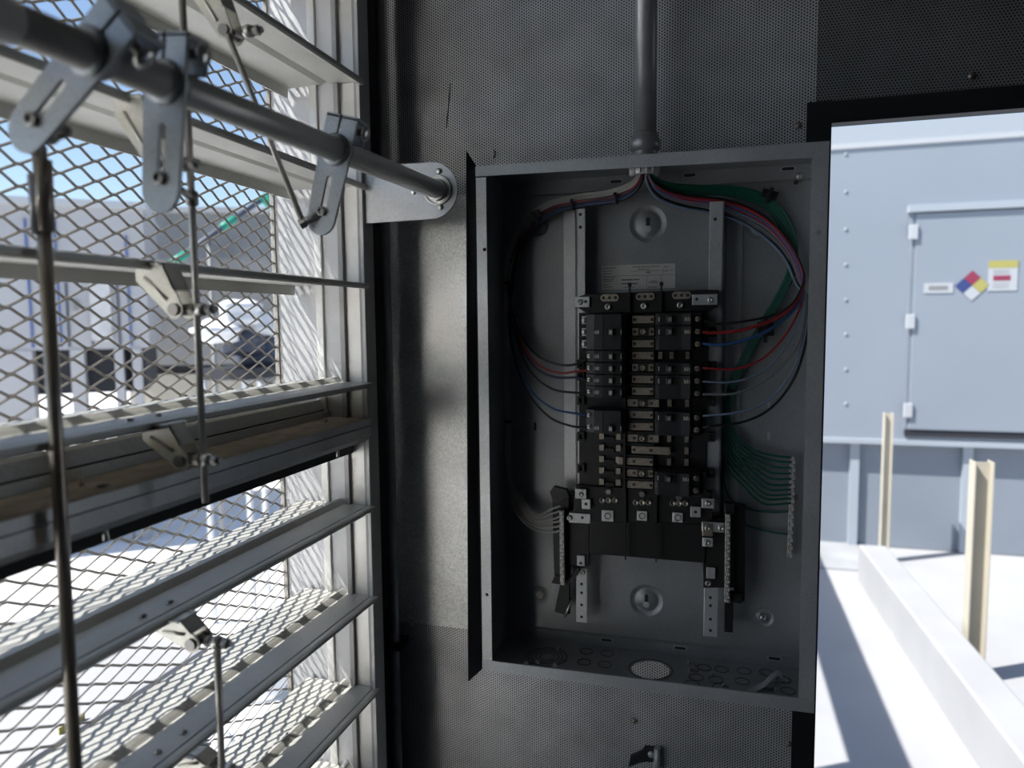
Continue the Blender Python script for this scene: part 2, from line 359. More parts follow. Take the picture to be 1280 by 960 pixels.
    # expanded-metal bird screen
    XS = jx(345); h = (at(345, 440, 'y', LY1).z-at(345, 457.3, 'y', LY1).z)/2; LW = h*2*2.15; ms = MB(); y1 = LY1+.004
    nrow = int((z_hi-z_lo)/h)
    for k in range(nrow):
        zc = z_lo+(k+.5)*h; n = int((y1-LY0)/LW*2)
        for j in range(n):
            ya = y1-j*LW/2
            s0_ = 1 if (j+k) % 2 == 0 else -1
            bl, hw = .0055, .0015
            # bond then slope
            pa, pb, pc = Vector((XS+s0_*.0018, ya, zc+s0_*(h/2-.0006))), Vector((XS+s0_*.0018, ya-bl, zc+s0_*(h/2-.0006))), Vector((XS-s0_*.0018, ya-LW/2+bl*0, zc-s0_*(h/2-.0006)))
            for p, q in ((pa, pb), (pb, pc)):
                t = (q-p).normalized(); w_ = Vector((.55, 0, .83)); w_ = (w_-t*w_.dot(t)).normalized(); d_ = t.cross(w_)
                vs = []
                for e in (p, q):
                    vs += [e+w_*.0016+d_*.0007, e-w_*.0016+d_*.0007, e-w_*.0016-d_*.0007, e+w_*.0016-d_*.0007]
                ms.add(vs, [(0, 1, 5, 4), (1, 2, 6, 5), (2, 3, 7, 6), (3, 0, 4, 7)])
    ms.box(XS-.004, XS+.004, y1-.001, y1+.003, z_lo, z_hi)
    sc = ms.build('bird_screen', 'mesh_steel', r)
    return r
MUL_T, MUL_M, MUL_B = at(460, 523, 'y', LY1).z, at(460, 532, 'y', LY1).z, at(460, 546, 'y', LY1).z
upper = make_louver(UP_Z, MUL_M, LZ1, 'upper bank of open aluminium louver blades behind the drive shaft', {2: [(281, 38, 0)], 3: [(196, 205, 0)], 4: [(219, 387, 1)], 5: [(226, 576, 1)]})
lower = make_louver(LO_Z, LZ0, MUL_M, 'lower bank of louver blades catching sunlight below the dark middle sill', {0: [(240, 805, 1)], 1: [(257, 965, 1)]})
# middle sill of the upper frame, head of the lower frame
XF = XL-.006; XS0 = jx(345)+.004
sl = MB().prism([(XF, MUL_M+.0008), (XF, MUL_T), (XF-.030, MUL_T), (XF-.030, MUL_T-.0025), (XF-.033, MUL_T-.0025), (XF-.033, MUL_T), (XF-.075, MUL_T), (XF-.075, MUL_T+.012), (XF-.078, MUL_T+.012), (XF-.078, MUL_M+.0008)], 'y', LY0, LY1).build('sill', 'alu_dull', upper)
MB().box(XF-.074, XF-.002, LY0, LY1-.001, MUL_T+.0002, MUL_T+.0008).build('sill_dust', 'dirt', upper)
MB().prism([(XF, MUL_M-.0008), (XF, MUL_B+.002), (XF-.006, MUL_B-.006), (XF-.028, MUL_B-.006), (XF-.028, MUL_M-.0008)], 'y', LY0, LY1).build('head', 'alu_dull', lower)
MB().prism([(XF-.030, MUL_B), (XF-.030, MUL_B-.012), (XF-.034, MUL_B-.028), (XF-.037, MUL_B-.028), (XF-.050, MUL_B)], 'y', LY0, LY1).build('head_seal', 'seal_black', lower)
# closed stop angle with rubber seal standing over the sill
z9 = at(412, 503, 'y', LY1).z
MB().prism([(XF-.098, z9+.006), (XF-.090, z9+.004), (XF-.083, z9-.012), (XF-.086, z9-.013), (XF-.093, z9+.001), (XF-.100, z9+.003)], 'y', LY0, LY1-.004).build('stop_angle', 'alu_dull', upper)
MB().prism([(XF-.084, z9-.012), (XF-.082, z9-.024), (XF-.079, MUL_T+.006), (XF-.088, MUL_T+.006), (XF-.092, z9-.006)], 'y', LY0, LY1-.004).build('stop_seal', 'seal_black', upper)
MB().box(XS0, XF-.078, LY0, LY1+.01, MUL_M, MUL_T+.006).build('outer_sill', 'cream', upper)
for (px, py, hh) in ((110, 603, .012), (413, 524, .008)):
    p = at(px, py+4, 'x', XF-.040)
    MB().cyl((XF-.048, p.y, MUL_T), (XF-.048, p.y, MUL_T+hh), .0025, 8, .0018).build('sill_screw', 'screw', upper)
for (px, py) in ((131, 655), (422, 556)):
    p = at(px, py, 'x', XF-.012)
    MB().cyl((p.x, p.y, MUL_B-.018), (p.x, p.y, MUL_B-.005), .0028, 10).build('screw_tip', 'screw', lower)
p = at(130, 613, 'x', XF-.022); MB().lathe((XF-.022, p.y, MUL_T), (0, 0, 1), [(.006, 0), (.006, .003), (.003, .004), (0, .004)], 6, False).build('sill_nut', 'nut', upper)

#@SECTION drive
# ------------------------------------------------------------------ drive shaft and linkage
SA, SB = at(548, 238, 'y', LY1+.005), at(0, 22, 'x', -.086)
SB = SA+(SB-SA)*1.25
sd = (SB-SA).normalized()
def on_shaft(px):
    best = None
    for i in range(2001):
        P = SA+(SB-SA)*(i/2000); d = P-CAM; x = 640+F_PX*d.dot(RT)/d.dot(FW)
        if best is None or abs(x-px) < best[0]: best = (abs(x-px), P)
    return best[1]
sh = thing('drive_shaft', SA, 'round steel louver drive shaft running to the bearing plate by the wall', 'shaft')
RSH = .0140
MB().cyl(SA-sd*.012, SB, RSH, 28).build('shaft_tube', 'shaft', sh)
MB().cyl(on_shaft(12)-sd*.001, on_shaft(12)+sd*.16, RSH+.0012, 28).build('shaft_sleeve', 'shaft', sh)
def crank(px, tip_px, label, w=.021, nm='crank_arm', slot_f=(.42, .86), flip=1):
    c = on_shaft(px); y = c.y; tip = at(*tip_px, 'y', y)
    cxz = Vector((c.x, c.z)); t = Vector((tip.x, tip.z)); d = (t-cxz).normalized(); n = Vector((-d.y, d.x)); Lg = (t-cxz).length
    o = thing(nm, c, label, 'crank arm', 'crank arms on the drive shaft')
    ang = math.atan2(d.y, d.x)
    def q(a, b): v = cxz+d*a+n*b; return (v.x, v.y)
    end = [q(Lg+w*.98*math.sin(math.radians(a)), -w*.92*math.cos(math.radians(a))) for a in range(0, 181, 15)]
    outline = [q(-.012, -w*1.02), q(.3*Lg, -w*1.0)]+end+[q(.3*Lg, w*1.0), q(-.012, w*1.02)]
    sc = slot(*q(Lg*(slot_f[0]+slot_f[1])/2, 0), Lg*(slot_f[1]-slot_f[0])/2, .0034, ang)
    MB().prism([outline, sc], 'y', y-.002, y+.002).build('arm_plate', 'zinc', o, .0006)
    # two folded clamp ears wrapped over the shaft
    for k, (b0, b1) in enumerate(((-w*1.02, -w*.12), (w*.02, w*1.02))):
        ear = [q(-.012, b0), q(-.012, b1), q(-.040, b1), q(-.040, b0)]
        e = MB().prism(ear, 'y', y-.002, y+.002)
        e.prism([q(-.036, b0), q(-.036, b1), q(-.041, b1), q(-.041, b0)], 'y', y-.002, y+.026)
        e.prism([q(-.012, b0), q(-.012, b1), q(-.040, b1), q(-.040, b0)], 'y', y+.022, y+.026)
        e.build('clamp_ear', 'zinc', o, .001)
    MB().lathe(c, sd, [(RSH+.0002, -.010), (RSH+.004, -.010), (RSH+.005, -.006), (RSH+.005, .004), (RSH+.0002, .006)], 28).build('shaft_collar', 'zinc', o)
    bp = q(-.027, 0); nn = Vector((n.x, 0, n.y)); bc = Vector((bp[0], y+.012, bp[1]))
    MB().cyl(bc-nn*(w*1.05+.004), bc+nn*(w*1.05+.004), .004, 12).build('clamp_bolt', 'nut', o)
    hp = bc+nn*flip*(w*1.05+.004)
    MB().lathe(hp, nn*flip, [(.0, .0045), (.006, .004), (.0085, .002), (.0088, 0), (.004, 0)], 18).build('bolt_head', 'screw', o)
    tp = q(Lg*.90, 0)
    MB().lathe((tp[0], y-.002, tp[1]), (0, -1, 0), [(.0062, 0), (.0062, .004), (.0035, .0045), (.003, .002), (0, .002)], 6, False).build('stud_nut', 'nut', o)
    return o, Vector((tp[0], y, tp[1])), y
a1, t1, y1_ = crank(112, (37, 160), 'left crank arm leaning left, nearest the camera on the drive shaft', .0205)
a2, t2, y2_ = crank(207, (202, 237), 'middle crank arm hanging straight down from the drive shaft', .0205)
a3, t3, y3_ = crank(420, (402, 273), 'right crank arm nearest the bearing plate on the drive shaft', .0205)
def rodlink(name, label, p0, p1, r, m, extras=()):
    o = thing(name, p1 if p1.z < p0.z else p0, label, 'rod', 'louver link rods')
    MB().cyl(p0, p1, r, 16).build('rod', m, o)
    return o
# heavy rod at left
yA = y1_+.028
pA0, pA1 = at(49, 183, 'y', yA), at(95, 975, 'y', yA)
oA = rodlink('link_rod', 'thick dark vertical link rod hanging from the left crank arm', pA0, pA1, .0056, 'rod_dark')
u0, u1 = at(41, 218, 'y', yA-.004), at(46, 293, 'y', yA-.004)
MB().cyl(u0, u1, .0042, 12).build('threaded_tail', 'pipe', oA)
q0, q1 = at(53, 200, 'y', yA), at(57, 290, 'y', yA); MB().cyl(q0, q1, .0072, 14).build('rod_sleeve', 'rod_dark', oA)
MB().cyl(t1, (t1.x, yA, t1.z), .0042, 12).build('crank_stud', 'nut', oA)
kk = at(58, 184, 'y', yA)
MB().cyl((t1.x, yA, t1.z), (pA0.x+.010, yA, t1.z-.004), .0052, 12).build('knuckle', 'nut', oA)
MB().lathe((pA0.x+.012, yA, t1.z-.004), (1, 0, 0), [(.0, -.006), (.005, -.005), (.0068, 0), (.005, .005), (0, .006)], 12).build('knuckle_ball', 'screw', oA)
# thin rod of the upper bank
pinB = at(219, 387, 'x', XL+PIN_DX); yB = pinB.y+.010; xB = pinB.x+.023
b_lo = at(257, 628, 'y', yB); b_hi = at(226, -40, 'y', yB)
oB = rodlink('link_rod', 'thin vertical link rod tying the upper blades to the middle crank arm', b_hi, b_lo, .0035, 'rod_steel')
jB = at(240, 248, 'y', yB)
MB().cyl(t2, Vector((t2.x, t2.y+.012, t2.z)), .0045, 12).build('crank_stud', 'nut', oB)
MB().cyl(Vector((t2.x, t2.y+.008, t2.z)), jB, .0036, 12).build('knuckle', 'nut', oB)
MB().lathe(jB, (0, 0, 1), [(.0035, -.008), (.006, -.006), (.006, .006), (.0035, .008)], 14).build('knuckle_ball', 'nut', oB)
# diagonal rod from the right crank arm up to a blade
pC0, pC1 = at(379, 279, 'y', y3_-.012), at(284, 42, 'x', XL+PIN_DX+.006)
oC = rodlink('link_rod', 'thin diagonal link rod from the right crank arm up to the top blade', pC0, pC1, .0034, 'rod_steel')
MB().cyl(t3+Vector((0, .004, 0)), pC0+Vector((0, 0, .001)), .0052, 12).build('crank_stud', 'pipe', oC)
MB().lathe(pC0, (pC0-t3), [(.0, .006), (.0062, .005), (.0066, -.003), (.003, -.004)], 6, False).build('stud_head', 'screw', oC)
# lower rod
pinD = at(240, 805, 'x', XL+PIN_DX); yD = pinD.y+.010
oD = rodlink('link_rod', 'short vertical link rod below the bracket of the lower louver bank', Vector((pinD.x+.023, yD, pinD.z)), at(278, 985, 'y', yD), .0036, 'rod_steel')
# bearing plate
PY = LY1+.004
ptl, pbl = at(438, 208, 'y', PY), at(438, 281, 'y', PY); pr = at(572, 240, 'y', PY); pt, pb = at(530, 202, 'y', PY), at(548, 275, 'y', PY)
zt, zb_ = pt.z-.001, pb.z+.002; rr = (zt-zb_)/2; zc_ = (zt+zb_)/2
xe = pr.x-rr
outl = [(ptl.x, zb_-.002), (xe, zb_)]+[(xe+rr*math.cos(math.radians(a)), zc_+rr*math.sin(math.radians(a))) for a in range(-80, 81, 10)]+[(xe, zt), (ptl.x, zt)]
bpl = thing('bearing_plate', (xe, PY, zb_), 'galvanized bearing plate with rounded end carrying the drive shaft', 'plate')
MB().prism(outl, 'y', PY, PY+.003).build('plate', 'galv', bpl, .0006)
bc = Vector((SA.x, PY, SA.z))
MB().lathe(bc, (0, -1, 0), [(.0235, 0), (.0235, .0035), (.021, .0045), (.020, .002), (.0165, .002), (.0165, .008), (.0138, .008)], 32).build('bearing_flange', 'screw', bpl)
for (px, py) in ((549, 214), (551, 259), (517, 240)):
    p = at(px, py, 'y', PY); MB().lathe((p.x, PY, p.z), (0, -1, 0), [(.005, 0), (.0048, .0022), (.0025, .0036), (0, .0036)], 8).build('flange_screw', 'screw', bpl)
#@SECTION enclosure
# ------------------------------------------------------------------ enclosure
BW, BH, BD = .508, .8128, .146
T = .0016
enc = thing('electrical_enclosure', (BW/2, 0, 0), 'open galvanized steel electrical enclosure on the perforated wall', 'enclosure')
emb = [(810, 280, .030, 1), (808, 750, .028, 1), (675, 743, .0165, 0), (954, 771, .0165, 0), (674, 283, .0165, 0), (948, 285, .0165, 0)]
YB = -.0065
holes = []; disks = []
for (px, py, r, key) in emb:
    p = at(px, py, 'y', YB); holes.append(circle(p.x, p.z, r, 28)); disks.append((p, r, key))
MB().prism([[(T, T), (BW-T, T), (BW-T, BH-T), (T, BH-T)]]+holes, 'y', YB-T, YB).build('back_panel', 'box_steel', enc)
for p, r, key in disks:
    d = MB().lathe((p.x, YB-T, p.z), (0, 1, 0), [(r*1.02, -.0002), (r*.95, .0004), (r*.82, .0026), (r*.72, .0030), (r*.63, .0022), (r*.58, .0010), (0, .0010)], 28).build('mounting_dimple', 'box_steel', enc)
    if key:
        MB().prism(slot(p.x, p.z, r*.26, r*.11, math.pi/2), 'y', YB-T+.0004, YB-T+.0014).build('keyhole', 'print_black', d)
        MB().prism(circle(p.x, p.z-r*.28, r*.19, 16), 'y', YB-T+.0002, YB-T+.0014).build('keyhole_eye', 'galv', d)
for (px, py) in ((675, 743), (954, 771)):
    p = at(px, py, 'y', YB); MB().lathe((p.x, YB-.001, p.z), (0, -1, 0), [(.007, 0), (.0068, .003), (.004, .005), (.002, .005), (.002, .003), (0, .003)], 8).build('mounting_bolt', 'screw', enc)
p = at(753, 764, 'y', YB)
MB().box(0, T, -BD, 0, 0, BH).build('side_panel', 'box_steel', enc)
MB().box(BW-T, BW, -BD, 0, 0, BH).build('side_panel', 'box_steel', enc)
CXP = .2525
cond_hole = circle(CXP, -.073, .019, 24)
MB().prism([[(T, -BD), (BW-T, -BD), (BW-T, 0), (T, 0)], cond_hole], 'z', BH-T, BH).build('top_panel', 'box_steel', enc)
hb = at(813, 838, 'z', 0); hole = circle(hb.x, hb.y, .031, 32)
MB().prism([[(T, -BD), (BW-T, -BD), (BW-T, 0), (T, 0)], hole], 'z', 0, T).build('bottom_panel', 'box_steel', enc)
# rims
RL, RR_, RT_, RB = .0165, .0215, .021, .020
rim_l = at(606, 312, 'y', -BD), at(609, 743, 'y', -BD)
MB().prism([[(0, .017), (RL, .017), (RL, BH-.017), (0, BH-.017)], circle(rim_l[0].x, rim_l[0].z, .003, 12), circle(rim_l[1].x, rim_l[1].z, .003, 12)], 'y', -BD-T, -BD).build('rim', 'galv_bright', enc)
rim_r = at(1023, 291, 'y', -BD)
MB().prism([[(BW-RR_, .019), (BW, .019), (BW, BH-.02), (BW-RR_, BH-.02)], circle(rim_r.x, rim_r.z, .003, 12)], 'y', -BD-T, -BD).build('rim', 'galv', enc)
MB().prism([(0, BH-RT_+.006), (0, BH), (BW, BH), (BW, BH-RT_)], 'y', -BD-2*T, -BD-T*.1).build('rim', 'galv', enc)
MB().prism([(0, 0), (0, RB-.002), (BW, RB), (BW, 0)], 'y', -BD-2*T, -BD-T*.1).build('rim', 'galv', enc)
for (px, py) in ((606, 312), (609, 743)):
    p = at(px, py, 'y', -BD+.01); MB().box(p.x-.006, p.x+.006, -BD+.004, -BD+.006, p.z-.006, p.z+.006).build('hole_backing', 'print_black', enc)
# stepped strips along the top and bottom of the back
zt2, zb2 = at(800, 238, 'y', -.012).z, at(800, 798, 'y', -.012).z
MB().prism([(-.0066, zt2), (-.013, zt2+.003), (-.013, BH-T), (-.0066, BH-T)], 'x', T, BW-T).build('back_strip', 'box_steel', enc)
MB().prism([(-.0066, zb2), (-.013, zb2-.003), (-.013, T), (-.0066, T)], 'x', T, BW-T).build('back_strip', 'box_steel', enc)
for (px, py) in ((770, 227), (862, 219), (985, 211), (758, 800), (850, 810), (968, 823)):
    p = at(px, py, 'y', -.013)
    so = MB().prism([slot(p.x, p.z, .008, .0036, 0), slot(p.x, p.z, .007, .0026, 0)], 'y', -.0142, -.0131).build('lance_slot', 'galv', enc)
    MB().prism(slot(p.x, p.z, .0068, .0024, 0), 'y', -.0135, -.0131).build('slot_opening', 'print_black', so)
p = at(999, 220, 'y', -.0135); MB().lathe((p.x, -.013, p.z), (0, -1, 0), [(.0055, 0), (.0053, .002), (.003, .004), (0, .004)], 10).build('ground_screw', 'screw', enc)
p = at(995, 228, 'y', -.0135); MB().prism(circle(p.x, p.z, .0035, 12), 'y', -.0136, -.0131).build('ground_hole', 'print_black', enc)
# knockouts on the bottom
def ring_flat(cx_, cy_, r, z=T):
    return MB().prism([circle(cx_, cy_, r, 24), circle(cx_, cy_, r-.0011, 24)], 'z', z-.0002, z+.0006)
for r in (.034, .027, .020, .013):
    c = at(684, 822, 'z', 0); ring_flat(c.x, c.y, r).build('knockout', 'print_black', enc)
ring_flat(hb.x, hb.y, .036).build('knockout', 'print_black', enc)
for (px, py) in ((733, 815), (759, 818), (730, 829), (756, 832), (880, 836), (870, 848), (902, 838), (895, 851), (930, 840), (928, 853), (958, 842), (980, 851), (865, 856), (900, 860), (985, 865)):
    c = at(px, py, 'z', 0); ring_flat(c.x, c.y, .0115).build('knockout', 'print_black', enc)
# dark side plate
XO = -.017
fa, fb, fc, fd = at(583, 188, 'x', XO), at(596.5, 209, 'x', -.0025), at(603, 836, 'x', -.0025), at(585.5, 852, 'x', XO)
fl = [fa, fb, fc, fd]; bk = [q+Vector((-.0015, .002, 0)) for q in fl]; bw = [Vector((-.0025, -.003, fb.z)), Vector((-.0025, -.003, fc.z))]
tag(MB().add(fl+bk, [(0, 1, 2, 3), (7, 6, 5, 4), (0, 4, 5, 1), (1, 5, 6, 2), (2, 6, 7, 3), (3, 7, 4, 0)]).box(-.0042, -.0022, fb.y, -.003, fc.z, fb.z).build('side_flange_plate', 'black_metal'),
    'tall black sheet-metal plate standing along the left edge of the enclosure', 'plate')

# conduit from above
cd = thing('conduit', (CXP, -.073, BH), 'grey steel conduit dropping from above into the enclosure top', 'conduit')
MB().cyl((CXP, -.073, BH+.05), (CXP, -.073, CEIL-.002), .0172, 28).build('pipe', 'pipe', cd)
MB().lathe((CXP, -.073, BH+.001), (0, 0, 1), [(.0175, 0), (.0195, .001), (.0195, .018), (.0205, .020), (.0235, .022), (.0245, .030), (.0235, .038), (.0205, .040), (.0205, .046), (.0175, .048)], 28).build('coupling', 'pipe', cd)
bsh = MB().lathe((CXP, -.073, BH-T-.0005), (0, 0, -1), [(.017, 0), (.0225, 0), (.0225, .012), (.021, .014), (.0165, .014), (.0155, 0)], 24)
bo = bsh.build('bushing', 'galv_bright', cd)
for i in range(14):
    a = 2*math.pi*i/14
    MB().cyl((CXP+.0225*math.cos(a), -.073+.0225*math.sin(a), BH-T-.013), (CXP+.0225*math.cos(a), -.073+.0225*math.sin(a), BH-T-.001), .0018, 6).build('bushing_lug', 'galv_bright', bo)
#@SECTION interior
# ------------------------------------------------------------------ panelboard interior
YR = -.052      # front of rails
def X(px, y, py=480): return at(px, py, 'y', y).x
def Z(py, y, px=803): return at(px, py, 'y', y).z
pb_ = thing('panelboard_interior', (.25, YB-T, .2), 'black panelboard bus assembly on galvanized rails inside the enclosure', 'panelboard')
zl0, zl1 = Z(612, YR, 725), Z(261, YR, 725)
MB().box(X(720.5, YR), X(731.5, YR), YR, YR+.002, zl0, zl1).build('rail', 'galv_bright', pb_, .0005)
MB().box(X(720.5, YR), X(720.5, YR)+.002, YR, YB-T, zl0, zl1).build('rail_web', 'galv_bright', pb_)
MB().box(X(706, YB), X(719.5, YB-.004), YB-T-.004, YB-T, Z(612, YB, 712), Z(264, YB, 712)).build('rail_foot', 'galv_bright', pb_)
zr0, zr1 = Z(640, YR, 893), Z(252, YR, 893)
MB().box(X(884, YR), X(902, YR), YR, YR+.002, zr0, zr1).build('rail', 'galv', pb_, .0005)
MB().box(X(902, YR)-.002, X(902, YR), YR, YB-T, zr0, zr1).build('rail_web', 'galv', pb_)
MB().box(X(906, YB-.004), X(925, YB), YB-T-.004, YB-T, Z(640, YB, 915), Z(258, YB, 915)).build('rail_foot', 'galv', pb_)
for (px, py) in ((725.5, 268), (725.5, 284), (894, 274)):
    p = at(px, py, 'y', YR); MB().prism(circle(p.x, p.z, .0028, 12), 'y', YR-.0004, YR-.0001).build('rail_hole', 'print_black', pb_)
# bus rows
YBUS = -.072; PITCHR = .01905
Z0 = Z(399.5, YBUS)
row = lambda i: Z0-i*PITCHR
XB0, XB1 = X(782.5, YBUS), X(817, YBUS)
YBL, YBR = -.10, -.10
LX0, LX1 = X(731, YBL), X(781, YBL)
RX0, RX1 = X(818, YBR), X(886, YBR)
zbot = row(14)-.010
MB().box(X(724, -.055), X(884, -.055), -.056, -.040, zbot-.004, row(0)+.012).build('base_plate', 'black_plastic', pb_)
MB().box(XB0-.004, XB0, -.078, -.056, zbot, row(0)+.010).build('centre_barrier', 'black_plastic', pb_)
for i in range(15):
    z = row(i); screwed = i in (1, 4, 7, 10, 13)
    x0, x1 = X(790, YBUS), X(817, YBUS)
    if i == 11: x1 = X(838, YBUS)
    if i == 12: x0 = X(772, YBUS)
    if i >= 7 and i not in (11, 12): x0 -= .008
    if i in (7, 10): x1 += .009
    bar = MB().box(x0, x1, YBUS, YBUS+.003, z-.0062, z+.0062).build('bus_strap', 'bus_tin', pb_, .0006)
    for dx in (X(793, YBUS), X(814.5, YBUS)):
        MB().prism(circle(dx, z, .0026, 10), 'y', YBUS-.0004, YBUS+.0002).build('strap_hole', 'print_black', bar)
    if screwed:
        MB().box(X(797.5, YBUS), X(810, YBUS), YBUS-.0022, YBUS-.0003, z-.0058, z+.0058).build('strap_screw_seat', 'print_black', bar)
        MB().lathe((X(803.5, YBUS), YBUS-.0022, z), (0, -1, 0), [(.0048, 0), (.0048, .0014), (.0036, .0022), (.0024, .0022), (.0020, .0008), (0, .0008)], 14).build('strap_screw', 'bus_tin', bar)
    if i < 14:
        MB().box(XB0, X(818, YBUS), -.0745, -.056, z-PITCHR/2-.0018, z-PITCHR/2+.0018).build('row_rib', 'black_plastic', pb_)
# stabs in empty places
for i in range(10, 15):
    z = row(i)
    for px in (752, 773): MB().box(X(px-3, -.064), X(px+3, -.064), -.0640, -.056, z-.005, z+.005).build('stab', 'bus_tin', pb_)
    MB().box(X(757, -.062), X(768, -.062), -.063, -.056, z-.008, z-.001).build('stab_block', 'black_plastic', pb_)
for i in (3, 7, 10, 11, 12):
    z = row(i)
    for px in ((825, 839, 859) if i == 3 else (837, 859)): MB().box(X(px-2.5, -.064), X(px+2.5, -.064), -.0640, -.056, z-.0055, z+.0055).build('stab', 'bus_tin', pb_)
# side hooks along both edges
for py in (455, 470, 500, 545, 585):
    z = Z(py, -.058, 725); MB().prism([[(X(722, -.058), z-.007), (X(731, -.058), z-.007), (X(731, -.058), z+.007), (X(722, -.058), z+.007)], [(X(724.5, -.058), z-.004), (X(729, -.058), z-.004), (X(729, -.058), z+.004), (X(724.5, -.058), z+.004)]], 'y', -.064, -.054).build('mounting_hook', 'black_plastic', pb_)
for py in (415, 457, 502, 546, 590):
    z = Z(py, -.058, 890); MB().prism([[(X(884, -.058), z-.007), (X(895, -.058), z-.007), (X(895, -.058), z+.007), (X(884, -.058), z+.007)], [(X(888, -.058), z-.004), (X(893, -.058), z-.004), (X(893, -.058), z+.004), (X(888, -.058), z+.004)]], 'y', -.064, -.054).build('mounting_hook', 'black_plastic', pb_)
# head block
YH = -.07
hz0, hz1 = Z(391, YH), Z(366, YH)
MB().prism([(X(719, YH), Z(383, YH, 720)), (X(719, YH), hz1-.006), (X(733, YH), hz1), (X(880, YH), hz1+.003), (X(897, YH), hz1+.002), (X(897, YH), Z(382, YH, 895)), (X(885, YH), hz0+.002), (X(735, YH), hz0)], 'y', YH, -.04).build('head_block', 'black_plastic', pb_, .001)
for (px, r3) in ((762, 0), (806, 1), (851, 2)):
    z = Z(371.5-r3*.7, YH); x = X(px, YH); hx = X(px-2 if r3 == 0 else px-1.5, YH); lg = MB().prism(slot(x, z, .009, .0058, 0), 'y', YH-.003, YH).build('lug_plate', 'bus_tin', pb_)
    for dx in (-.0095, 0, .0095): MB().prism(circle(x+dx, z, .0026, 10), 'y', YH-.0034, YH-.0028).build('lug_hole', 'print_black', lg)
    MB().lathe((hx, YH, Z(383-r3*.4, YH)), (0, -1, 0), [(.0055, 0), (.0055, .003), (.0045, .0045), (.002, .0045), (.0018, .003), (0, .003)], 12).build('hex_bolt', 'screw', pb_)
for px in (787, 826):
    MB().box(X(px-.8, YH), X(px+.8, YH), YH-.008, YH, hz0, hz1+.012).build('divider', 'black_plastic', pb_)
    MB().cyl((X(px, YH), YH-.004, hz1+.010), (X(px, YH), YH-.004, hz1+.016), .0028, 10).build('divider_post', 'black_plastic', pb_)
def tab(px0, px1, py0, py1, y, m='galv_bright', hole=None, scr=None, nm='silver_tab'):
    a, b = at(px0, py0, 'y', y), at(px1, py1, 'y', y)
    o = MB().prism([[(a.x, b.z), (b.x, b.z), (b.x, a.z), (a.x, a.z)]], 'y', y, y+.002).build(nm, m, pb_, .0012)
    for h in (hole or ()):
        p = at(*h, 'y', y); MB().prism(circle(p.x, p.z, .0026, 12), 'y', y-.0004, y).build('tab_hole', 'print_black', o)
    for h in (scr or ()):
        p = at(*h, 'y', y); MB().lathe((p.x, y, p.z), (0, -1, 0), [(.0048, 0), (.0046, .0018), (.003, .003), (.0018, .003), (.0015, .0015), (0, .0015)], 12).build('tab_screw', 'screw', o)
    return o
YT = -.076
tab(719, 737, 371, 384, YT, hole=[(732, 377)], scr=[(725, 377.5)])
tab(865, 897, 368, 381, YT, 'galv', hole=[(871, 374)], scr=[(888, 375)])
# foot block
YF = -.066
MB().prism([(X(716, YF), Z(640, YF, 720)), (X(719, YF), Z(607, YF, 720)), (X(893, YF), Z(615, YF, 890)), (X(893, YF), Z(648, YF, 890)), (X(880, YF), Z(655, YF, 880)), (X(735, YF), Z(652, YF, 735))], 'y', YF, -.036).build('foot_block', 'black_plastic', pb_, .001)
for (px, py, sy) in ((761, 614, 625), (803, 617, 628), (849, 621, 629)):
    p = at(px, py, 'y', YF); MB().lathe((p.x, YF, p.z), (0, -1, 0), [(.0058, 0), (.0058, .003), (.0045, .005), (0, .005)], 6, False).build('hex_bolt', 'screw', pb_)
    for dx in (-8, 0, 8):
        p = at(px+dx, sy, 'y', YF); MB().lathe((p.x, YF, p.z), (0, -1, 0), [(.005, 0), (.005, .002), (.0034, .0026), (.0025, .001), (0, .001)], 12).build('terminal_screw', 'bus_tin' if dx == 0 else 'nut', pb_)
for px in (783, 822): MB().box(X(px-.7, YF), X(px+.7, YF), YF-.006, YF, Z(700, YF), Z(612, YF)).build('divider', 'black_plastic', pb_)
YL = -.070
for (px, py, h_) in ((759.5, 645, 7.5), (802.5, 645, 6.5), (847, 647, 6.5)):
    o = tab(px-h_, px+h_, py-h_, py+h_, YL, 'galv_bright', nm='lug_terminal')
    p = at(px, py, 'y', YL); MB().lathe((p.x, YL, p.z), (0, -1, 0), [(.0056, 0), (.0056, .001), (.004, .001), (.0038, -.001), (0, -.001)], 16).build('lug_socket', 'nut', o)
tab(719, 733, 611, 624, YT, scr=[(726, 618)]); tab(727, 738, 624, 637, YT, hole=[(732.5, 630)])
tab(877, 893, 623, 636, YT, 'galv', scr=[(885, 629)]); tab(863, 876, 633, 647, YT, 'galv', hole=[(869.5, 640)])
# lower barrier plate
YBP = -.055
a_, b_, c_, d_ = at(737, 650, 'y', YBP), at(883, 655, 'y', YBP), at(881, 704, 'y', YBP), at(737, 692, 'y', YBP)
MB().prism([(a_.x, a_.z), (b_.x, b_.z), (c_.x, c_.z), (d_.x, d_.z)], 'y', YBP, YBP+.012).build('barrier', 'black_plastic', pb_, .001)
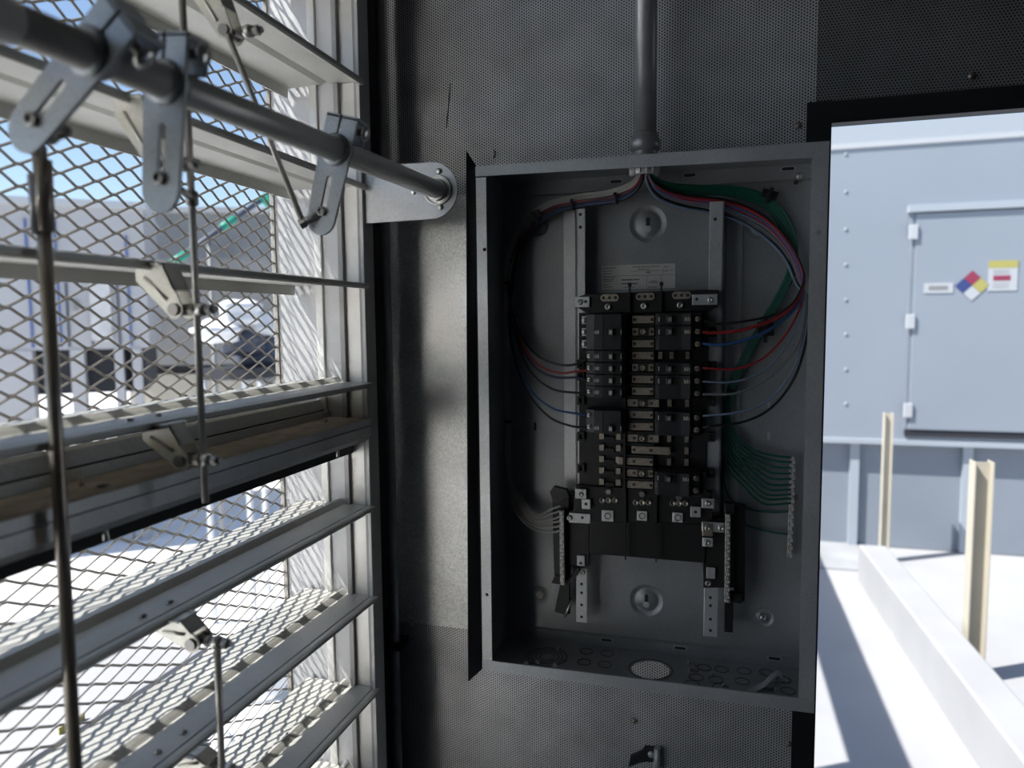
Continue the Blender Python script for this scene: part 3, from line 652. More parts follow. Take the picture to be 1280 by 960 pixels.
# neutral assemblies
def neutral(label, bar_px, py0, py1, y, blocks, tabs, straps, parent_cat='terminal bar'):
    t_ = at(bar_px[0], py1, 'y', y); o = thing('neutral_bar', t_, label, parent_cat)
    for (pts, yy, th) in blocks:
        q = [at(*p, 'y', yy) for p in pts]; MB().prism([(v.x, v.z) for v in q], 'y', yy, yy+th).build('support_block', 'black_plastic', o, .001)
    a, b = at(bar_px[0], py0, 'y', y), at(bar_px[1], py1, 'y', y); n = int((a.z-b.z)/.0062)
    ba = MB().prism([(a.x-.0042, a.z), (a.x+.0042, a.z), (b.x+.0042, b.z), (b.x-.0042, b.z)], 'y', y, y+.010).build('bar', 'nut', o, .0006)
    for i in range(n):
        p = a.lerp(b, (i+.5)/n)
        MB().lathe((p.x+(.0009 if i % 2 else -.0009), y, p.z), (0, -1, 0), [(.0029, 0), (.0029, .0016), (.0016, .0018), (.0012, .0003), (0, .0003)], 8).build('bar_screw', 'screw', ba)
        MB().box(p.x-.0036, p.x+.0036, y-.0004, y, p.z-.0034, p.z-.0027).build('wire_port', 'galv_bright', ba)
    for (x0, x1, y0, y1, yy, hs, ss, m) in tabs:
        aa, bb = at(x0, y0, 'y', yy), at(x1, y1, 'y', yy)
        t = MB().prism([(aa.x, bb.z), (bb.x, bb.z), (bb.x, aa.z), (aa.x, aa.z)], 'y', yy, yy+.002).build('bracket', m, o, .0012)
        for h in hs:
            p = at(*h, 'y', yy); MB().prism(circle(p.x, p.z, .0025, 12), 'y', yy-.0004, yy).build('bracket_hole', 'print_black', t)
        for h in ss:
            p = at(*h, 'y', yy); MB().lathe((p.x, yy, p.z), (0, -1, 0), [(.0052, 0), (.005, .002), (.0035, .0035), (.002, .0035), (.0016, .0015), (0, .0015)], 14).build('bracket_screw', 'screw', t)
    return o
nl = neutral('left neutral bar on black support where the white wires land', (702, 703), 638, 731, -.070,
    [([(690, 618), (711, 622), (711, 730), (693, 730)], -.056, .02), ([(687, 615), (692, 608), (708, 612), (712, 622), (700, 628), (690, 624)], -.064, .012),
     ([(711, 637), (737, 641), (736, 708), (711, 706)], -.052, .012), ([(700, 730), (712, 728), (712, 768), (703, 768), (693, 765)], -.050, .010),
     ([(689, 729), (694, 718), (702, 722), (701, 731)], -.060, .012), ([(722, 709), (726, 713), (709, 733), (704, 733)], -.056, .004)],
    [(711, 738, 641, 655, -.070, [(728, 647)], [(712, 647)], 'galv_bright'), (721, 731, 694, 708, -.056, [(726, 704)], [], 'galv_bright'),
     (720, 734, 710, 779, -.050, [(727, 730), (727, 741), (727, 756), (727, 771)], [(728, 715)], 'galv_bright')], ())
p0, p1 = at(716, 748, 'y', -.045), at(706, 771, 'y', -.055)
MB().cyl(p0, p1, .0026, 8).build('bonding_screw', 'screw', nl)
nr = neutral('right neutral bar on black support with no wires', (910, 909), 642, 753, -.070,
    [([(917, 631), (932, 633), (931, 752), (917, 752)], -.050, .02), ([(905, 628), (918, 630), (918, 642), (906, 642)], -.064, .014), ([(877, 650), (918, 645), (917, 735), (879, 735)], -.052, .014),
     ([(905, 752), (917, 752), (916, 791), (905, 790)], -.050, .012), ([(912, 740), (929, 742), (927, 755), (912, 753)], -.058, .01)],
    [(877, 905, 652, 666, -.0675, [], [(901.5, 660)], 'galv'), (878, 891, 654, 671, -.070, [], [(884.5, 660)], 'bus_tin'), (878, 891, 672, 684, -.072, [], [(884, 678)], 'galv_bright'), (883, 894, 709, 724, -.058, [], [], 'galv'),
     (880, 897, 733, 797, -.050, [(888, 747), (888, 757), (888, 774), (888, 788)], [(885, 729)], 'galv')], ())
# ground bar
gb = neutral('ground bar at the right side where the green wires land', (991.5, 987.5), 570, 697, -.026, [], [(994, 999, 618, 626, -.012, [], [], 'nut'), (988, 994, 664, 671, -.012, [], [], 'nut')], ())
gb.name = 'ground_bar'
# ratings label
YLB = YB-T-.0006
la, lb = at(752, 332, 'y', YLB), at(844, 360, 'y', YLB)
lab = thing('ratings_label', (la.x, YLB, lb.z), 'small printed ratings label stuck to the enclosure back above the breakers', 'label')
MB().box(la.x, lb.x, YLB, YLB+.0005, lb.z, la.z).build('paper', 'label_paper', lab)
lw, lh = lb.x-la.x, la.z-lb.z
def mark(u0, u1, v0, v1, nm='print_line'): MB().box(la.x+u0*lw, la.x+u1*lw, YLB-.0002, YLB, la.z-v1*lh, la.z-v0*lh).build(nm, 'print_black', lab)
for u0, u1, v in ((.02, .20, .12), (.02, .16, .24), (.02, .15, .35), (.43, .78, .10), (.5, .66, .20), (.85, .90, .12), (.61, .67, .33), (.87, .90, .31), (.02, .19, .50), (.02, .18, .58), (.02, .16, .66), (.28, .52, .62), (.28, .50, .78), (.02, .10, .80), (.02, .14, .90), (.30, .38, .93), (.42, .46, .93), (.52, .54, .93), (.66, .76, .70), (.64, .77, .76), (.64, .76, .94)):
    w_ = .05 if v in (.62, .78, .33) else .028; x = u0
    while x < u1:
        l_ = rnd.uniform(.012, .035); mark(x, min(x+l_, u1), v-w_/2, v+w_/2); x += l_+.008
for u0, u1, v in ((.0, .63, .45), (.40, .98, .27), (.62, .98, .45)): mark(u0, u1, v-.006, v+.006)
for u, v0, v1 in ((.62, .45, .97), (.81, .45, .97), (.84, .2, .4)): mark(u-.002, u+.002, v0, v1)
#@SECTION breakers
# ------------------------------------------------------------------ breakers
def breaker(side, r0, n, label, wide=False):
    z1, z0 = row(r0)+PITCHR/2-.0006, row(r0+n-1)-PITCHR/2+.0006
    y = YBL; zc = (z0+z1)/2
    if side == 'L': xi, xo, s = LX1, LX0, -1
    else: xi, xo, s = RX0, X(876, YBR), 1
    o = thing('circuit_breaker', ((xi+xo)/2, -.056, z0), label, 'circuit breaker', 'circuit breakers')
    body = MB().prism([(xi, -.058), (xi, y+.012), (xi+s*.006, y), (xo-s*.016, y), (xo-s*.014, y+.008), (xo, y+.012), (xo, -.058)] , 'z', z0, z1).build('body', 'breaker_black', o, .0006)
    # rating strip, operating window, handle
    hz = zc if (side == 'L' and n == 3) else (row(r0) if side == 'R' else row(r0+n-1))
    MB().box(xo-s*.016, xo-s*.029, y-.0010, y, z0+.0008, z1-.0008).build('rating_strip', 'breaker_grey', o)
    ww = xi-xo
    def xx(f): return xo+(xi-xo)*f
    MB().box(xx(.52), xx(.93), y-.0012, y, hz-.0066, hz+.0066).build('handle_well', 'black_plastic', o)
    hd = MB().prism([(xx(.60), y-.0012), (xx(.62), y-.0080), (xx(.72), y-.0090), (xx(.76), y-.0012)], 'z', hz-.0052, hz+.0052).build('handle', 'breaker_grey', o, .0008)
    MB().box(xx(.63), xx(.70), y-.0092, y-.0082, hz-.003, hz+.003).build('handle_mark', 'print_light' if side == 'L' else 'concrete_grey', hd)
    MB().box(xx(.895), xx(.915), y-.0018, y-.0012, hz-.0036, hz+.0036).build('position_mark', 'print_light', o)
    for k, f in enumerate((.235, .27, .305, .335)):
        MB().box(xx(f), xx(f+(.022 if k else .016)), y-.0014, y-.0010, hz-.003, hz+.003 if k % 2 else hz+.0018).build('rating_print', 'print_light' if side == 'L' else 'print_warm', o)
    # terminals
    ends = range(r0, r0+n)
    for r in ends:
        z = row(r)
        if side == 'L' and n == 3:
            xt = xo-.007
            MB().box(xo-.013, xo, -.058, y+.016, z-PITCHR/2+.001, z-.0072).build('terminal_wall', 'breaker_black', o)
            MB().box(xo-.007, xo+.001, y+.013, y+.018, z-.0062, z+.0062).build('terminal_clamp', 'galv_bright', o)
            MB().lathe((xo-.003, y+.013, z), (0, -1, 0), [(.0046, 0), (.0044, .0016), (.003, .0024), (0, .0024)], 14).build('terminal_screw', 'screw', o)
        else:
            xt = xo-s*.006
            MB().lathe((xt, y+.0105, z), (0, -1, 0), [(.0046, 0), (.0044, .0018), (.003, .0026), (0, .0026)], 14).build('terminal_screw', 'screw' if side == 'L' else 'bus_tin', o)
            MB().box(xt-.0034, xt+.0034, y+.0074, y+.0082, z-.0006, z+.0006).build('screw_slot', 'print_black', o)
    if side == 'R':
        MB().box(xo, xo+.010, -.058, y+.022, z0+.001, z1-.001).build('wire_shield', 'black_plastic', o)
    return o
BRK = {}
for side, r0, n, lb_ in (
    ('L', 0, 3, 'three-pole black breaker with three silver screws, top of the left column'),
    ('L', 3, 1, 'single-pole breaker just below the three-pole breaker in the left column'),
    ('L', 4, 1, 'second of the four stacked single-pole breakers in the left column'),
    ('L', 5, 1, 'third of the four stacked single-pole breakers in the left column'),
    ('L', 6, 1, 'lowest of the four stacked single-pole breakers in the left column'),
    ('L', 8, 2, 'two-pole breaker at the bottom of the left column above the empty stabs'),
    ('R', 0, 1, 'single-pole breaker at the very top of the right column'),
    ('R', 1, 2, 'two-pole breaker fed by the thick red and blue wires, right column'),
    ('R', 4, 1, 'single-pole breaker with a red wire, middle of the right column'),
    ('R', 5, 2, 'two-pole breaker below the red-wired single-pole one in the right column'),
    ('R', 8, 2, 'two-pole breaker with the lowest two wires of the right column'),
    ('R', 13, 2, 'unwired two-pole breaker at the bottom right above the lug block')):
    BRK[(side, r0)] = breaker(side, r0, n, lb_)
#@SECTION wires
# ------------------------------------------------------------------ wires
def W3(l): return [at(a, b, 'y', c) for a, b, c in l]
def wire(pts, m, r, label, group):
    o = MB().tube(smooth_path(pts, 6), r, 8).build('wire', m); return tag(o, label, 'wire', group)
def jit(l, a): return [(x+rnd.uniform(-a, a), y+rnd.uniform(-a, a), c+rnd.uniform(-a, a)*.0008) for x, y, c in l]
TOPL = [(804, 200, -.073), (803, 222, -.072), (792, 238, -.066), (768, 249, -.056), (728, 254, -.045), (690, 264, -.036), (662, 286, -.030), (645, 318, -.028), (638, 356, -.030)]
def shift(l, dx, dy): return [(x+dx*min(1, i/3), y+dy*min(1, i/3), c) for i, (x, y, c) in enumerate(l)]
HOT_L = [('wire_black', [(641, 392, -.04), (654, 424, -.06), (674, 446, -.075), (700, 456, -.085), (722, 455, -.088), (735, 449, -.088)], 'black wire landing on the upper single-pole breaker at left'),
         ('wire_red', [(640, 392, -.04), (652, 428, -.06), (672, 455, -.075), (698, 466, -.085), (722, 464, -.088), (735, 463, -.088)], 'red wire landing on the second single-pole breaker at left'),
         ('wire_navy', [(639, 394, -.04), (650, 430, -.06), (668, 458, -.075), (692, 471, -.085), (722, 472, -.088), (735, 475, -.088)], 'dark blue wire just below the red one at left'),
         ('wire_black', [(638, 396, -.04), (648, 432, -.06), (664, 465, -.075), (690, 486, -.085), (722, 491, -.088), (735, 490, -.088)], 'black wire landing on the lowest single-pole breaker at left'),
         ('wire_blue', [(637, 398, -.04), (646, 448, -.06), (662, 486, -.075), (690, 510, -.085), (720, 517, -.088), (735, 520, -.088)], 'blue wire landing on the left two-pole breaker'),
         ('wire_black', [(636, 400, -.04), (643, 446, -.06), (658, 488, -.075), (685, 520, -.085), (712, 532, -.088), (735, 535, -.088)], 'lowest black wire on the left two-pole breaker')]
for i, (m, tail, lab_) in enumerate(HOT_L):
    wire(W3(jit(shift(TOPL, (i-2.5)*1.3, (i-2.5)*1.4), .8)+tail), m, .0019, lab_, 'breaker wires at left')
ENDN = [632, 638, 645, 651, 657, 663]
for i, ey in enumerate(ENDN):
    k = i-2.5
    tail = [(632+k*.7, 380, -.03), (632+k, 440, -.03), (634+k, 500, -.03), (635.5+k*.6, 528, -.03), (635+k, 570, -.034), (637-k*.6+2, 605, -.042), (648-k*2.2, 630+k*2.5, -.052), (668-k*1.5, 643+i*3.4, -.060), (690, ey+(2 if i < 3 else 0)+2, -.066), (701, ey, -.067)]
    wire(W3(jit(shift([(x-2, y-4, c) for x, y, c in TOPL], k*1.4-3, k*1.2-3), .7)+tail), 'wire_white', .0018, f'{ORD[i]} white wire from the top on the left neutral bar', 'white neutral wires')
TOPR = [(811, 200, -.073), (812, 222, -.072), (826, 238, -.066), (856, 247, -.056), (895, 253, -.045), (930, 264, -.036), (962, 284, -.032), (986, 312, -.032), (1000, 344, -.036)]
HOT_R = [('wire_black', .0019, [(1001, 362, -.05), (990, 380, -.065), (968, 393, -.08), (935, 401, -.088), (900, 405, -.088), (880, 401, -.088)], 'thin black wire landing on the top right breaker'),
         ('wire_red', .0025, [(1002, 364, -.05), (991, 383, -.065), (968, 399, -.08), (930, 412, -.088), (895, 416, -.088), (878, 415, -.088)], 'thick red wire landing on the right two-pole breaker'),
         ('wire_blue', .0025, [(1003, 366, -.05), (992, 388, -.065), (962, 412, -.08), (925, 427, -.088), (895, 431, -.088), (878, 429, -.088)], 'thick blue wire landing on the right two-pole breaker'),
         ('wire_red', .0018, [(1004, 366, -.05), (998, 390, -.06), (982, 418, -.07), (955, 447, -.08), (920, 461, -.088), (878, 460, -.088)], 'thin red wire in the middle of the right fan'),
         ('wire_lightblue', .0016, [(1005, 368, -.05), (1000, 396, -.06), (986, 428, -.07), (957, 462, -.08), (920, 477, -.088), (878, 477, -.088)], 'thin pale blue wire below the thin red one at right'),
         ('wire_grey', .0018, [(1007, 370, -.05), (1005, 402, -.06), (992, 440, -.07), (960, 473, -.08), (922, 491, -.088), (878, 493, -.088)], 'grey striped wire in the middle of the right fan'),
         ('wire_lightblue', .0019, [(1009, 372, -.05), (1007, 402, -.055), (994, 457, -.07), (963, 499, -.08), (925, 515, -.088), (878, 520, -.088)], 'pale blue wire just above the lowest black wire at right'),
         ('wire_black', .0021, [(1011, 376, -.05), (1009, 420, -.055), (994, 470, -.07), (966, 508, -.08), (930, 527, -.088), (878, 534, -.088)], 'lowest black wire of the right fan')]
for i, (m, r, tail, lab_) in enumerate(HOT_R):
    k = i-3.5
    base = [(x-k*1.5*min(1, j/5), y+k*2.3*min(1, j/4)*(1 if j < 7 else .6)+3.5*min(1, j/3), c+k*.0008) for j, (x, y, c) in enumerate(TOPR)]
    if i in (6,): base = [(x-2, y+4, c-.004) for x, y, c in base]
    wire(W3(jit(base, .9)+tail), m, r, lab_, 'breaker wires at right')
GREEN_E = [572, 578, 585, 592, 599, 606, 612, 618, 623, 629, 639, 668]
TOPG = [(813, 200, -.073), (816, 222, -.070), (835, 233, -.060), (866, 237, -.048), (905, 238, -.038), (937, 244, -.030), (962, 256, -.026), (982, 280, -.024), (991, 308, -.024), (990, 338, -.024), (976, 368, -.024), (957, 400, -.024), (937, 436, -.024), (921, 470, -.024), (912, 500, -.024)]
for i, ey in enumerate(GREEN_E):
    k = i-5.5; f = i/11
    tail = [(912-8*f, 522+8*f, -.024), (918-16*f, 540+30*f, -.024), (932-24*f, 556+40*f, -.025), (952-26*f, 566+52*f, -.026), (971-20*f, ey-2+3*f, -.027), (989, ey, -.027)]
    if i == 10: tail = [(907, 560, -.024), (906, 600, -.020), (915, 625, -.016), (940, 637, -.014), (965, 640, -.018), (989, ey, -.024)]
    if i == 11: tail = [(905, 560, -.022), (903, 600, -.016), (908, 640, -.014), (935, 657, -.014), (965, 665, -.018), (989, ey, -.024)]
    base = [(x-k*.9*min(1, j/3), y+k*1.0*min(1, j/3) if j < 8 else y, c) for j, (x, y, c) in enumerate(TOPG)]
    wire(W3(jit(base, .8)+tail), 'wire_green', .0019, f'{ORD[i]} green wire from the top on the ground bar', 'green ground wires')
# cable ties and mounts
def tie_mount(px, py, y, w, h, ang, label):
    p = at(px, py, 'y', y); o = thing('tie_mount', p, label, 'cable tie', 'cable tie mounts')
    c, s_ = math.cos(ang), math.sin(ang)
    rect = [(p.x+c*u-s_*v, p.z+s_*u+c*v) for u, v in ((-w, -h), (w, -h), (w, h), (-w, h))]
    MB().prism(rect, 'y', y, y+.004).build('base', 'black_plastic', o, .001)
    rect = [(p.x+c*u-s_*v, p.z+s_*u+c*v) for u, v in ((-.003, -h*2.0), (.003, -h*2.0), (.003, h*1.5), (-.003, h*1.5))]
    MB().prism(rect, 'y', y-.004, y).build('strap', 'black_plastic', o, .0008)
tie_mount(668, 271, -.042, .012, .006, math.radians(35), 'black cable tie mount on the upper left wire bundle')
tie_mount(962, 243, -.034, .012, .007, math.radians(-20), 'black cable tie mount on the upper right wire bundle')
tie_mount(957, 411, -.034, .013, .011, math.radians(0), 'black cable tie mount on the green bundle below the red wires')
def tie(px, py, y, r, ax, label):
    p = at(px, py, 'y', y)
    o = MB().lathe(p, ax, [(r, -.002), (r+.0012, -.002), (r+.0012, .002), (r, .002), (r, -.002)], 20).build('cable_tie', 'black_plastic')
    tag(o, label, 'cable tie', 'cable ties')
tie(770, 248, -.056, .0085, (1, 0, .25), 'black cable tie on the left bundle near the bushing')
tie(716, 256, -.042, .0085, (1, 0, .2), 'black cable tie on the left bundle above the left rail')
tie(636, 354, -.030, .008, (.1, 0, 1), 'black cable tie on the left bundle where it turns down')
tie(640, 396, -.040, .0075, (-.2, 0, 1), 'black cable tie where the left breaker wires begin to fan out')
tie(635.5, 527, -.030, .006, (0, 0, 1), 'black cable tie around the white wires beside the left rim')
tie(917, 489, -.024, .0085, (.4, 0, 1), 'black cable tie around the green bundle beside the right rail')
# small slots on the back beside the left rail
for (px, py) in ((669, 533), (961, 505), (961, 545)):
    p = at(px, py, 'y', YB-T); MB().prism(slot(p.x, p.z, .005, .0022, math.pi/2), 'y', YB-T-.0004, YB-T).build('back_slot', 'print_black' if px < 700 else 'galv', enc)
# loose screws lying in the bottom
def loose(px, py, d, L_, label, m='nut', head=True):
    p = at(px, py, 'z', T+.002); d = Vector((d[0], d[1], 0)).normalized()
    o = thing('loose_screw', p, label, 'screw', 'loose screws in the enclosure bottom')
    MB().cyl(p, p+d*L_, .0020, 8).build('shank', m, o)
    MB().cyl(p-d*.0025, p+d*.0004, .0038, 10).build('head', 'screw', o)
for px, py, d, L_, l_ in ((862, 829, (1, -.6), .012, 'short screw lying beside the big hole, upper of the pair'), (863, 837, (1, -.1), .014, 'short screw lying beside the big hole, lower of the pair'),
    (891, 843, (.15, -1), .008, 'tiny screw lying among the round knockouts'), (905, 858, (.5, -.7), .010, 'tiny screw lying close to the bottom rim'),
    (968, 862, (-1, .0), .018, 'screw lying in front of the curled metal tab'), (981, 851, (-1, -.5), .020, 'bolt leaning beside the curled metal tab'),
    (697, 812, (.4, .4), .006, 'small nut-like screw lying on the left concentric knockout'), (658, 829, (.2, .8), .010, 'leftmost small screw behind the bottom rim'),
    (672, 828, (.3, .6), .009, 'second small screw behind the bottom rim at left'), (694, 831, (.2, .7), .010, 'small screw behind the bottom rim right of the others')):
    loose(px, py, d, L_, l_)
p = at(935, 862, 'z', .004)
cu = [(935, 866, .004), (945, 861, .004), (955, 856, .010), (963, 848, .020), (972, 842, .022), (978, 846, .016)]
path = smooth_path([at(a, b, 'z', c) for a, b, c in cu], 4); vs = []; wv = Vector((0, 1, 0))*.009
for q in path: vs += [q-wv, q+wv, q+wv+Vector((0, 0, .0012)), q-wv+Vector((0, 0, .0012))]
fs = [(i*4+a, i*4+(a+1) % 4, i*4+4+(a+1) % 4, i*4+4+a) for i in range(len(path)-1) for a in range(4)]+[(0, 1, 2, 3), tuple(len(vs)-4+k for k in (3, 2, 1, 0))]
tag(MB().add(vs, fs).build('metal_tab', 'alu_dull'), 'curled strip of dull metal lying in the bottom right of the enclosure', 'metal strip')
# cable clip on the wall below
p = at(812, 940, 'y', -.003)
cl = thing('cable_clip', (p.x, -.003, p.z), 'grey cable clip screwed to the perforated wall below the enclosure', 'clip')
q_ = [at(*w_, 'y', -.006) for w_ in ((786, 958), (788, 944), (803, 937), (806, 932), (821, 934), (821, 952), (806, 952), (800, 953))]
MB().prism([(v.x, v.z) for v in q_], 'y', -.008, -.003).build('clip_body', 'black_metal', cl, .001)
MB().cyl(at(822, 935, 'y', -.012), at(821, 962, 'y', -.012), .006, 12).build('clip_loop', 'galv', cl)
pp = at(814, 943, 'y', -.008); MB().lathe(pp, (0, -1, 0), [(.006, 0), (.0055, .002), (.003, .003), (0, .003)], 12).build('clip_screw', 'galv_bright', cl)
#@SECTION outside
# ------------------------------------------------------------------ outside
GZ = -1.1
rf = struct('floor_outside', MB().box(-40, -.62, -40, 40, GZ-.1, GZ).box(2.7, 40, -40, .08, GZ-.1, GZ).box(-.62, 2.7, -40, -3.3, GZ-.1, GZ), 'roof_white')
struct('floor_outside_right', MB().box(-.62, 40, .08, 40, GZ-.1, GZ), 'roof_white_dim')  # right part of the same roof, in the darkened tone
# shelter to the right
YC = at(1150, 690, 'z', GZ).y
shl = thing('equipment_shelter', (2.2, YC, GZ), 'pale blue-grey equipment shelter with a door beyond the doorway', 'shelter')
xs0, xs1 = -.2, 5.2
zf = at(1150, 550, 'y', YC).z; ztp = at(1150, 180, 'y', YC).z
MB().box(xs0, xs1, YC, YC+3, zf, ztp).build('body', 'shelter_paint', shl)
MB().box(xs0, xs1, YC-.012, YC+3, ztp, ztp+.035).build('roof_rail', 'sign_white', shl)
MB().box(xs0, xs1, YC-.004, YC+3, ztp+.035, ztp+.16).build('roof_fascia', 'shelter_trim', shl)
MB().box(xs0, xs1, YC+.06, YC+3, GZ+.005, zf).build('skirt', 'shelter_skirt', shl)
MB().box(xs0, xs1, YC-.03, YC+.06, zf-.035, zf).build('floor_rail', 'shelter_trim', shl)
for px in (1066, 1206, 960, 1340):
    x = at(px, 620, 'y', YC+.06).x; MB().box(x-.03, x+.03, YC+.02, YC+.06, GZ+.005, zf-.035).build('skirt_post', 'shelter_trim', shl)
for py in (193, 240, 287, 331, 375, 418, 462, 505):
    p = at(1057.5, py, 'y', YC); MB().lathe((p.x, YC, p.z), (0, -1, 0), [(.014, 0), (.011, .006), (0, .008)], 10).build('rivet', 'shelter_paint', shl)
d0, d1 = at(1140, 268, 'y', YC), at(1135, 536, 'y', YC)
dr = MB().box(d0.x+.02, d0.x+.98, YC-.03, YC, d1.z, d0.z).build('door', 'shelter_paint', shl, .004)
MB().box(d0.x-.03, d0.x+1.05, YC-.05, YC, d0.z+.01, d0.z+.06).build('door_drip_rail', 'shelter_trim', shl)
MB().box(d0.x, d0.x+1.05, YC-.02, YC, d1.z-.05, d1.z-.01).build('door_sill', 'black_and_shade', shl)
MB().box(d0.x-.005, d0.x+.016, YC-.016, YC, d1.z, d0.z).build('door_gap', 'shelter_skirt', shl)
for (px, py) in ((1142, 290), (1138, 402), (1135, 513)):
    p = at(px, py, 'y', YC-.04); MB().box(p.x-.028, p.x+.028, YC-.048, YC-.03, p.z-.05, p.z+.05).build('hinge', 'sign_white', shl, .004)
# signs on the door
YS = YC-.032
def quad(pts, y, nm, m, par, th=.003):
    q = [at(a, b, 'y', y) for a, b in pts]; return MB().prism([(v.x, v.z) for v in q], 'y', y-th, y).build(nm, m, par)
cA = at(1215, 357, 'y', YS); hs = .052
dia = thing('hazard_diamond', (cA.x, YS, cA.z-.1), 'four-coloured hazard diamond on the shelter door', 'sign')
for dx, dz, m in ((-1, 0, 'sign_blue'), (0, 1, 'sign_red'), (1, 0, 'sign_yellow'), (0, -1, 'sign_white')):
    u, v = cA.x+dx*hs, cA.z+dz*hs
    MB().prism([(u-hs*.97, v), (u, v-hs*.97), (u+hs*.97, v), (u, v+hs*.97)], 'y', YS-.003, YS).build('colour_field', m, dia)
a_, b_ = at(1236, 326, 'y', YS), at(1271, 363, 'y', YS)
sg = thing('warning_sign', (a_.x, YS, b_.z), 'white notice with yellow header and red line on the shelter door', 'sign')
MB().box(a_.x, b_.x, YS-.003, YS, b_.z, a_.z).build('panel', 'sign_white', sg)
MB().box(a_.x, b_.x, YS-.004, YS-.003, a_.z-.05, a_.z).build('header', 'sign_yellow', sg)
MB().box(a_.x+.03, b_.x-.04, YS-.004, YS-.003, a_.z-.135, a_.z-.10).build('red_line', 'sign_red', sg)
for z in (.066, .082, .155, .175): MB().box(a_.x+.03, b_.x-.05, YS-.004, YS-.003, a_.z-z-.005, a_.z-z).build('text_line', 'concrete_grey', sg)
a_, b_ = at(1155, 354, 'y', YS), at(1191, 366, 'y', YS)
st = thing('label_strip', (a_.x, YS, b_.z), 'narrow white label strip left of the hazard diamond', 'label')
MB().box(a_.x, b_.x, YS-.003, YS, b_.z, a_.z).build('strip', 'sign_white', st)
for k in range(7):
    x = a_.x+.03+k*(b_.x-a_.x-.06)/7; MB().box(x, x+.015, YS-.004, YS-.003, b_.z+.02, a_.z-.02).build('letter', 'concrete_grey', st)
# posts
def post(px0, px1, top, base, label, w):
    g = at((px0+px1)/2-4, base, 'z', GZ); t = at((px0+px1)/2, top, 'y', g.y)
    o = thing('post', (g.x, g.y, GZ), label, 'post', 'posts on the white roof')
    MB().box(g.x-w/2, g.x-w/2+.006, g.y-w/2, g.y+w/2, GZ, t.z).box(g.x+w/2-.006, g.x+w/2, g.y-w/2, g.y+w/2, GZ, t.z).box(g.x-w/2+.006, g.x+w/2-.006, g.y-.004, g.y+.004, GZ, t.z-.005).build('upright', 'cream', o)
    MB().box(g.x-w*.8, g.x+w*.8, g.y-w*.8, g.y+w*.8, GZ, GZ+.008).build('foot_plate', 'cream', o)
post(1102, 1114, 516, 702, 'slender far post standing before the shelter', .055)
post(1206, 1232, 576, 848, 'nearer cream post at right standing on the white roof', .078)
# white curb running away
g0, g1 = at(1072, 726, 'z', GZ), at(1225, 962, 'z', GZ)
dd = (g1-g0).normalized(); nn = Vector((-dd.y, dd.x, 0))*(1 if -dd.y > 0 else -1)
e1 = g1+dd*2.0; hgt = .24
cbm = MB().add([g0, e1, e1+nn*.16, g0+nn*.16, g0+Vector((0, 0, hgt)), e1+Vector((0, 0, hgt)), e1+nn*.16+Vector((0, 0, hgt)), g0+nn*.16+Vector((0, 0, hgt))], [(0, 1, 5, 4), (1, 2, 6, 5), (2, 3, 7, 6), (3, 0, 4, 7), (4, 5, 6, 7), (3, 2, 1, 0)])
tag(cbm.build('roof_curb', 'roof_white_dim', bevel=.01), 'long white curb running toward the shelter on the roof', 'curb')
# added, unseen: raised duct placed to cast the long shadow on the roof
dk = thing('shadow_duct', (.3, 2.5, GZ), 'unseen overhead duct added behind the wall to cast the long roof shadow', 'duct')
hd_ = 1.6; off = hd_/math.tan(SUN_EL)
gx0 = at(1085, 900, 'z', GZ); dx_ = gx0.x-off*.857
MB().box(dx_-.10, dx_+.06, .9, 4.4, GZ+hd_-.05, GZ+hd_+.06).build('duct', 'roof_white', dk, .01)
for y_ in (1.0, 4.2): MB().box(dx_-.05, dx_-.02, y_, y_+.04, GZ, GZ+hd_-.05).build('leg', 'galv', dk)
# far grey strip at the base of the shelter
tag(MB().box(at(1040, 700, 'z', GZ).x-2.0, at(1090, 700, 'z', GZ).x, YC-.55, YC+.2, GZ, GZ+.012).build('walkway_pad', 'roof_grey'), 'grey walkway pad at the foot of the shelter', 'pad')

# added, unseen: aluminium reflector behind the unit, bouncing sunlight through the louver
mat('reflector_alu', (.9, .9, .89), .37, 1.0)
U_ = Vector((.2, .98, 0)).normalized(); NH = (U_-SUN_TO).normalized()
pc = Vector((0.0, 0, .62))-U_*4.6; e1_ = Vector((0, 0, 1)).cross(NH).normalized(); e2_ = NH.cross(e1_).normalized()
rk = thing('sun_reflector', (pc.x, pc.y, GZ), 'unseen aluminium reflector added behind the unit to bounce sun through the louver', 'sheet')
cs = [pc+e1_*a*.42+e2_*b*1.55 for a, b in ((-1, -1), (1, -1), (1, 1), (-1, 1))]
MB().add(cs+[c_-NH*.006 for c_ in cs], [(0, 1, 2, 3), (7, 6, 5, 4), (0, 4, 5, 1), (1, 5, 6, 2), (2, 6, 7, 3), (3, 7, 4, 0)]).build('sheet', 'reflector_alu', rk)
for c_ in cs: MB().cyl((c_.x-NH.x*.02, c_.y-NH.y*.02, GZ), c_-NH*.02, .02, 8).build('reflector_leg', 'galv', rk)
